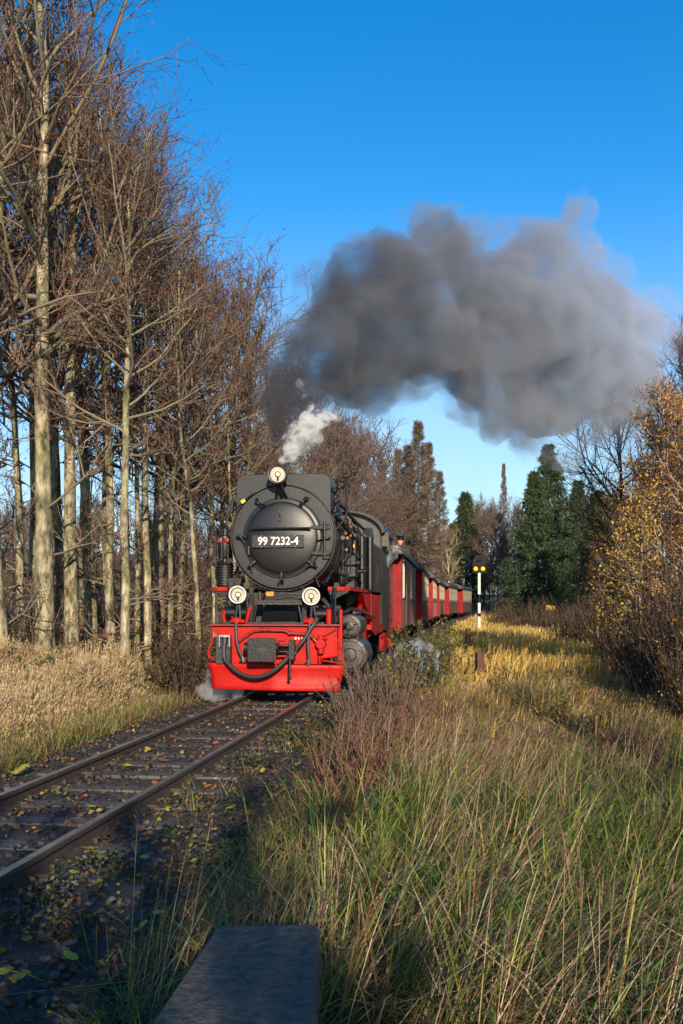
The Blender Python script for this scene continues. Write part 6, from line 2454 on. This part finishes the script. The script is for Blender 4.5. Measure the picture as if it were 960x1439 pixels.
    blades('ballast_tufts', x, y, r.uniform(0.08, 0.32, n), r.uniform(0.004, 0.008, n), r.uniform(0, 6.28, n), np.abs(r.normal(0.5, 0.3, n)),
           mix([GREEN, YGREEN, STRAW2, BROWN], [2, 2, 3, 2], n, r), r, 'sparse grass tufts at the right edge of the ballast', 'grass', zoff=0.04)


build_grass()


def build_litter():
    r = np.random.default_rng(401)
    # leaves lying on ballast and verge
    N = 8000
    x, y = scatter(N, 3.2, 17.0, -1.7, 2.2, r, pw=1.3)
    z = np.where(np.abs(track_s(x, y)) < 1.5, 0.062, gz(x, y) + 0.03) + r.uniform(0, 0.02, N)
    d = np.stack([r.normal(0, 1, N), r.normal(0, 1, N), r.normal(0.1, 0.3, N)], -1)
    col = mix([(0.085, 0.048, 0.028), (0.050, 0.032, 0.022), (0.16, 0.085, 0.035), (0.34, 0.25, 0.04), (0.30, 0.095, 0.025), (0.16, 0.16, 0.05)], [5, 5, 2.5, 1.2, 0.45, 1], N, r)
    v = Veg()
    v.leaves(np.stack([x, y, z], -1), d, r.uniform(0.025, 0.060, N), 0.7, col, r, 0.4)
    tag(v.build('leaf_litter', M_leaf, None, False), 'brown and yellow fallen leaves strewn over the ballast', 'leaf litter', kind='stuff')
    # low green creeping plants beside the right rail
    N = 9000
    x, y = scatter(N * 2, 4.6, 15.0, 0.72, 2.1, r, pw=1.0)
    keep = wave(x, y, 0.3, 61) > 0.3
    x, y = x[keep][:N], y[keep][:N]
    N = len(x)
    z = 0.05 + np.abs(r.normal(0, 0.05, N))
    d = np.stack([r.normal(0, 1, N), r.normal(0, 1, N), r.normal(0.35, 0.35, N)], -1)
    col = mix([(0.030, 0.050, 0.020), (0.050, 0.075, 0.024), (0.13, 0.14, 0.03), (0.07, 0.045, 0.025), (0.045, 0.03, 0.02)], [4, 3, 0.8, 2.4, 2], N, r)
    v = Veg()
    v.leaves(np.stack([x, y, z], -1), d, r.uniform(0.018, 0.045, N), 0.72, col, r, 0.3)
    tag(v.build('creeping_plants', M_leaf, None, False), 'low green creeping plants beside the right rail', 'ground cover', kind='stuff')
    # litter on the ground of the wood and meadow edges
    N = 14000
    x, y = scatter(N, 14.0, 50.0, -24, -2.4, r)
    d = np.stack([r.normal(0, 1, N), r.normal(0, 1, N), r.normal(0.1, 0.4, N)], -1)
    v = Veg()
    v.leaves(np.stack([x, y, gz(x, y) + 0.03], -1), d, r.uniform(0.07, 0.14, N), 0.7, mix([(0.20, 0.11, 0.045), (0.13, 0.07, 0.035), (0.27, 0.16, 0.06), (0.09, 0.10, 0.03)], [4, 3, 2, 1.2], N, r), r, 0.4)
    tag(v.build('wood_litter', M_leaf, None, False), 'brown fallen leaves on the floor of the wood', 'leaf litter', kind='stuff')


build_litter()


def fallen_leaves():
    r = np.random.default_rng(501)
    kinds = {'yellow': ((0.50, 0.40, 0.04), 'bright yellow fallen leaf lying on the dark ballast'),
             'orange': ((0.42, 0.13, 0.035), 'orange red fallen leaf lying on the dark ballast'),
             'brown': ((0.16, 0.085, 0.045), 'large brown fallen leaf lying on the dark ballast')}
    protos = {}
    for k, (c, lab) in kinds.items():
        m = mat('leaf_' + k, c, 0.6, var=0.3, scale=30, trans=0.25)
        rows = []
        for i in range(7):
            t = i / 6
            w = 0.5 * math.sin(math.pi * min(1, t * 0.93 + 0.03)) ** 0.8 * (0.75 if i % 2 else 0.6)
            cz = 0.22 * (t - 0.5) ** 2
            rows.append([(-w, t, cz + 0.16 * w), (0, t, cz), (w, t, cz + 0.10 * w)])
        protos[k] = (MB().sheet(rows).build('fallen_leaf', m), lab)
    n = 0
    while n < 84:
        y = 3.6 + 9.5 * r.random() ** 1.4
        s = r.uniform(-1.3, 1.8)
        if abs(abs(s) - 0.53) < 0.1:
            continue
        x = float(track_x(y)) + s
        if not -500 < 1400 * x / y < 20:
            continue
        k = ('yellow', 'orange', 'brown')[r.choice(3, p=[0.5, 0.22, 0.28])]
        src, lab = protos[k]
        if 'label' in src:
            o = src.copy()
            COL.objects.link(o)
        else:
            o = src
        tag(o, lab, 'leaf', k + ' leaves on the ballast')
        o.location = (x, y, 0.085 + 0.02 * r.random())
        o.rotation_euler = (r.normal(0, 0.25), r.normal(0, 0.25), r.uniform(0, 6.28))
        q = r.uniform(0.06, 0.10)
        o.scale = (q, q, q)
        n += 1


fallen_leaves()


def leaf_sprig(x, y, z, rz, size, label, tilt=0.5, n=4):
    m = mat('leaf_sprig_yellow', (0.36, 0.32, 0.04), 0.55, var=0.4, scale=20, trans=0.3)
    root = empty('leaf_sprig', (x, y, z), rz)
    tag(root, label, 'leaf sprig')
    mb = MB()
    mb.tube([(0, 0, 0), (0, 0.5 * size, 0.10 * size), (0, size, 0.06 * size)], 0.012 * size, 5)
    mb.build('stalk', m, root)
    rows = []
    for i in range(6):
        t = i / 5
        w = 0.19 * math.sin(math.pi * min(1, t * 0.94 + 0.03))
        rows.append([(-w, t * 0.62, 0.05 * w), (0, t * 0.62, -0.04 * t), (w, t * 0.62, 0.05 * w)])
    leaf = None
    spots = [(i / n, s) for i in range(1, n + 1) for s in (-1, 1)] + [(1.0, 0)]
    for t, s in spots:
        if leaf is None:
            o = leaf = MB().sheet(rows).build('leaflet', m, root)
        else:
            o = leaf.copy()
            COL.objects.link(o)
        o.location = (0, t * size, 0.09 * size)
        o.rotation_euler = (R(-8), R(10 * s), -R(58) * s * (1.1 - 0.3 * t))
        o.scale = (size * 0.72,) * 3
    root.rotation_euler = (tilt, 0, rz)


leaf_sprig(at(14, 9.0), 9.0, 0.08, R(-35), 0.14, 'bright yellow ash leaf sprig standing at the left edge of the ballast', 0.45)
leaf_sprig(at(60, 4.05), 4.05, 0.10, R(75), 0.15, 'yellow green leaf sprig lying on the ballast stones near the concrete block', 0.12, 2)
# ================================================================ smoke and steam
def volume_mat(name, colA, colB, density, scale, lo, hi, xr=(0, 1), detail=4.0, aniso=0.15, step=1.0, rough=0.6):
    m = bpy.data.materials.new(name)
    m.use_nodes = True
    nt = m.node_tree
    nt.nodes.clear()
    out = nt.nodes.new('ShaderNodeOutputMaterial')
    vol = nt.nodes.new('ShaderNodeVolumePrincipled')
    nt.links.new(vol.outputs[0], out.inputs['Volume'])
    vol.inputs['Anisotropy'].default_value = aniso
    tc = nt.nodes.new('ShaderNodeTexCoord')
    nz = nt.nodes.new('ShaderNodeTexNoise')
    nz.inputs['Scale'].default_value = scale
    nz.inputs['Detail'].default_value = detail
    nz.inputs['Roughness'].default_value = rough
    nz.inputs['Distortion'].default_value = 0.4
    nt.links.new(tc.outputs['Object'], nz.inputs['Vector'])
    mr = nt.nodes.new('ShaderNodeMapRange')
    mr.interpolation_type = 'SMOOTHSTEP'
    mr.inputs['From Min'].default_value = lo
    mr.inputs['From Max'].default_value = hi
    mr.inputs['To Min'].default_value = 0.0
    mr.inputs['To Max'].default_value = density
    nt.links.new(nz.outputs['Fac'], mr.inputs['Value'])
    nt.links.new(mr.outputs[0], vol.inputs['Density'])
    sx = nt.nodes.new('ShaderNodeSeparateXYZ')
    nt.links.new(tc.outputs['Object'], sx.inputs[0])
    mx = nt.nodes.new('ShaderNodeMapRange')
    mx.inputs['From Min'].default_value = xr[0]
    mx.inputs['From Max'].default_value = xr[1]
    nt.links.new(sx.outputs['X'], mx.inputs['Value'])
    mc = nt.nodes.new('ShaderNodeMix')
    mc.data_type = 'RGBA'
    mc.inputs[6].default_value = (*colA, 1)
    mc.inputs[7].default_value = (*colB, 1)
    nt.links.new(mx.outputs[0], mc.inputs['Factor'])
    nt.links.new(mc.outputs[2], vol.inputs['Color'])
    m.cycles.volume_step_rate = step
    m.cycles.homogeneous_volume = False
    return m


def hull(blobs, grow_by, voxel, disp, seed):
    """one lumpy closed skin round a set of balls -> verts, faces"""
    bm = bmesh.new()
    for (x, y, z, r) in blobs:
        bmesh.ops.create_icosphere(bm, subdivisions=3, radius=r * grow_by, matrix=Matrix.Translation((x, y, z)))
    me = bpy.data.meshes.new('tmp')
    bm.to_mesh(me)
    bm.free()
    o = bpy.data.objects.new('tmp', me)
    COL.objects.link(o)
    rm = o.modifiers.new('Remesh', 'REMESH')
    rm.mode = 'VOXEL'
    rm.voxel_size = voxel
    sm = o.modifiers.new('Smooth', 'SMOOTH')
    sm.iterations = 4
    dg = bpy.context.evaluated_depsgraph_get()
    m2 = bpy.data.meshes.new_from_object(o.evaluated_get(dg))
    bpy.data.objects.remove(o)
    n = len(m2.vertices)
    co = np.empty(n * 3, dtype=np.float32)
    no = np.empty(n * 3, dtype=np.float32)
    m2.vertices.foreach_get('co', co)
    m2.vertices.foreach_get('normal', no)
    co, no = co.reshape(-1, 3), no.reshape(-1, 3)
    off = Vector((seed * 3.1, seed * 1.7, 0))
    k = 0.55 / (voxel * 3)
    d = np.array([mnoise.turbulence(Vector(p) * k + off, 3, False, noise_basis='PERLIN_ORIGINAL') for p in co.tolist()])
    d = (d - d.mean()) / max(d.std(), 1e-6)
    co = co + no * np.clip(d, -2, 2.5)[:, None] * disp
    f = [tuple(p.vertices) for p in m2.polygons]
    bpy.data.meshes.remove(m2)
    return co, f


def cloud(name, label, shells, center, mats_):
    V, F, MI = [], [], []
    b = 0
    for i, (co, f) in enumerate(shells):
        V.append(co - np.array(center))
        F += [tuple(q + b for q in p) for p in f]
        MI += [i] * len(f)
        b += len(co)
    me = bpy.data.meshes.new(name)
    me.from_pydata(np.concatenate(V).tolist(), [], F)
    for m in mats_:
        me.materials.append(m)
    me.polygons.foreach_set('material_index', np.array(MI, dtype=np.int32))
    o = bpy.data.objects.new(name, me)
    link(o)
    o.location = center
    tag(o, label, 'smoke' if 'smoke' in name else 'steam', kind='stuff')
    return o


def build_smoke():
    rows = [(388, 632, 14), (392, 600, 26), (400, 568, 36), (412, 530, 48), (430, 490, 58), (462, 455, 62), (500, 430, 72), (545, 410, 76), (590, 400, 70), (640, 390, 64), (560, 480, 80), (500, 500, 68), (625, 470, 84), (470, 530, 52), (540, 540, 42),
            (690, 385, 60), (700, 450, 92), (680, 520, 62), (738, 400, 66), (750, 480, 96), (782, 362, 40), (790, 345, 36), (803, 318, 28), (809, 296, 18), (814, 280, 10), (775, 350, 36), (770, 380, 40), (800, 440, 84), (722, 570, 54), (782, 558, 72), (842, 500, 84), (868, 560, 54), (890, 470, 58), (922, 442, 28), (940, 436, 14), (898, 560, 48),
            (660, 540, 36), (610, 345, 30), (655, 340, 36), (545, 350, 28)]
    bl = []
    rr = np.random.default_rng(3)
    for px, py, r in rows:
        d = 17.45 + max(0, px - 400) / 530.0 * 6.0 + rr.uniform(-0.4, 0.4)
        bl.append((at(px, d), d, 1.63 + (850 - py) / 1400 * d, r / 1400 * d))
    c = (3.0, 20.5, 7.5)
    outer = hull(bl, 1.18, 0.20, 0.20, 1)
    inner = hull(bl, 0.86, 0.20, 0.20, 2)
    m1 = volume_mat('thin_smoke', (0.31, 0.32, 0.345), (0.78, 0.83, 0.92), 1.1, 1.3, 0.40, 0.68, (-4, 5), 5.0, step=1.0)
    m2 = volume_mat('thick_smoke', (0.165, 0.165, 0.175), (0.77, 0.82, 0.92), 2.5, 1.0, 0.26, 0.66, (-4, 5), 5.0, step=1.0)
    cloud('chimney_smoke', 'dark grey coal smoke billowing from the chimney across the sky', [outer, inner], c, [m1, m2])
    # white steam puff by the top lamp
    rows = [(398, 646, 8), (405, 636, 13), (414, 624, 17), (424, 612, 19), (436, 604, 19), (446, 596, 15), (430, 590, 10), (437, 572, 8), (428, 555, 6), (424, 540, 5), (460, 578, 9), (472, 586, 7), (454, 590, 10)]
    bl = []
    for px, py, r in rows:
        d = 16.7
        bl.append((at(px, d), d, 1.63 + (850 - py) / 1400 * d, r / 1400 * d))
    c = (-0.7, 16.7, 4.3)
    m3 = volume_mat('white_steam', (0.97, 0.97, 0.96), (0.97, 0.97, 0.96), 32.0, 6.0, 0.38, 0.66, (-1, 1), 4.0, step=1.0)
    m4 = volume_mat('thin_white_steam', (0.97, 0.97, 0.96), (0.97, 0.97, 0.96), 9.0, 6.0, 0.42, 0.72, (-1, 1), 4.0, step=1.0)
    cloud('white_steam', 'small bright white steam puff beside the chimney', [hull(bl, 1.12, 0.05, 0.035, 4), hull(bl, 0.82, 0.05, 0.035, 5)], c, [m4, m3])
    # low cylinder steam beside the wheels
    for nm, lab, pts, c in (('cylinder_steam', 'pale bluish steam drifting low beside the right cylinder', [(1.35, 18.2, 0.42, 0.34), (1.0, 17.6, 0.30, 0.28), (1.55, 19.2, 0.50, 0.38), (0.62, 16.5, 0.25, 0.24), (1.6, 20.2, 0.55, 0.36), (0.9, 17.0, 0.2, 0.26), (1.3, 18.8, 0.75, 0.26)], (1.2, 18.2, 0.4)),
                            ('cylinder_steam', 'pale bluish steam drifting low beside the left end of the plough', [(-2.05, 16.2, 0.22, 0.24), (-1.80, 16.0, 0.18, 0.20), (-2.35, 16.6, 0.25, 0.24), (-2.1, 17.0, 0.3, 0.26)], (-2.1, 16.3, 0.2))):
        m5 = volume_mat('low_steam_' + lab.split()[-1], (0.95, 0.95, 0.97), (0.95, 0.95, 0.97), 9.0, 3.2, 0.40, 0.66, (-1, 1), 4.0, step=1.0)
        cloud(nm, lab, [hull(pts, 1.1, 0.07, 0.05, 7)], c, [m5])


build_smoke()
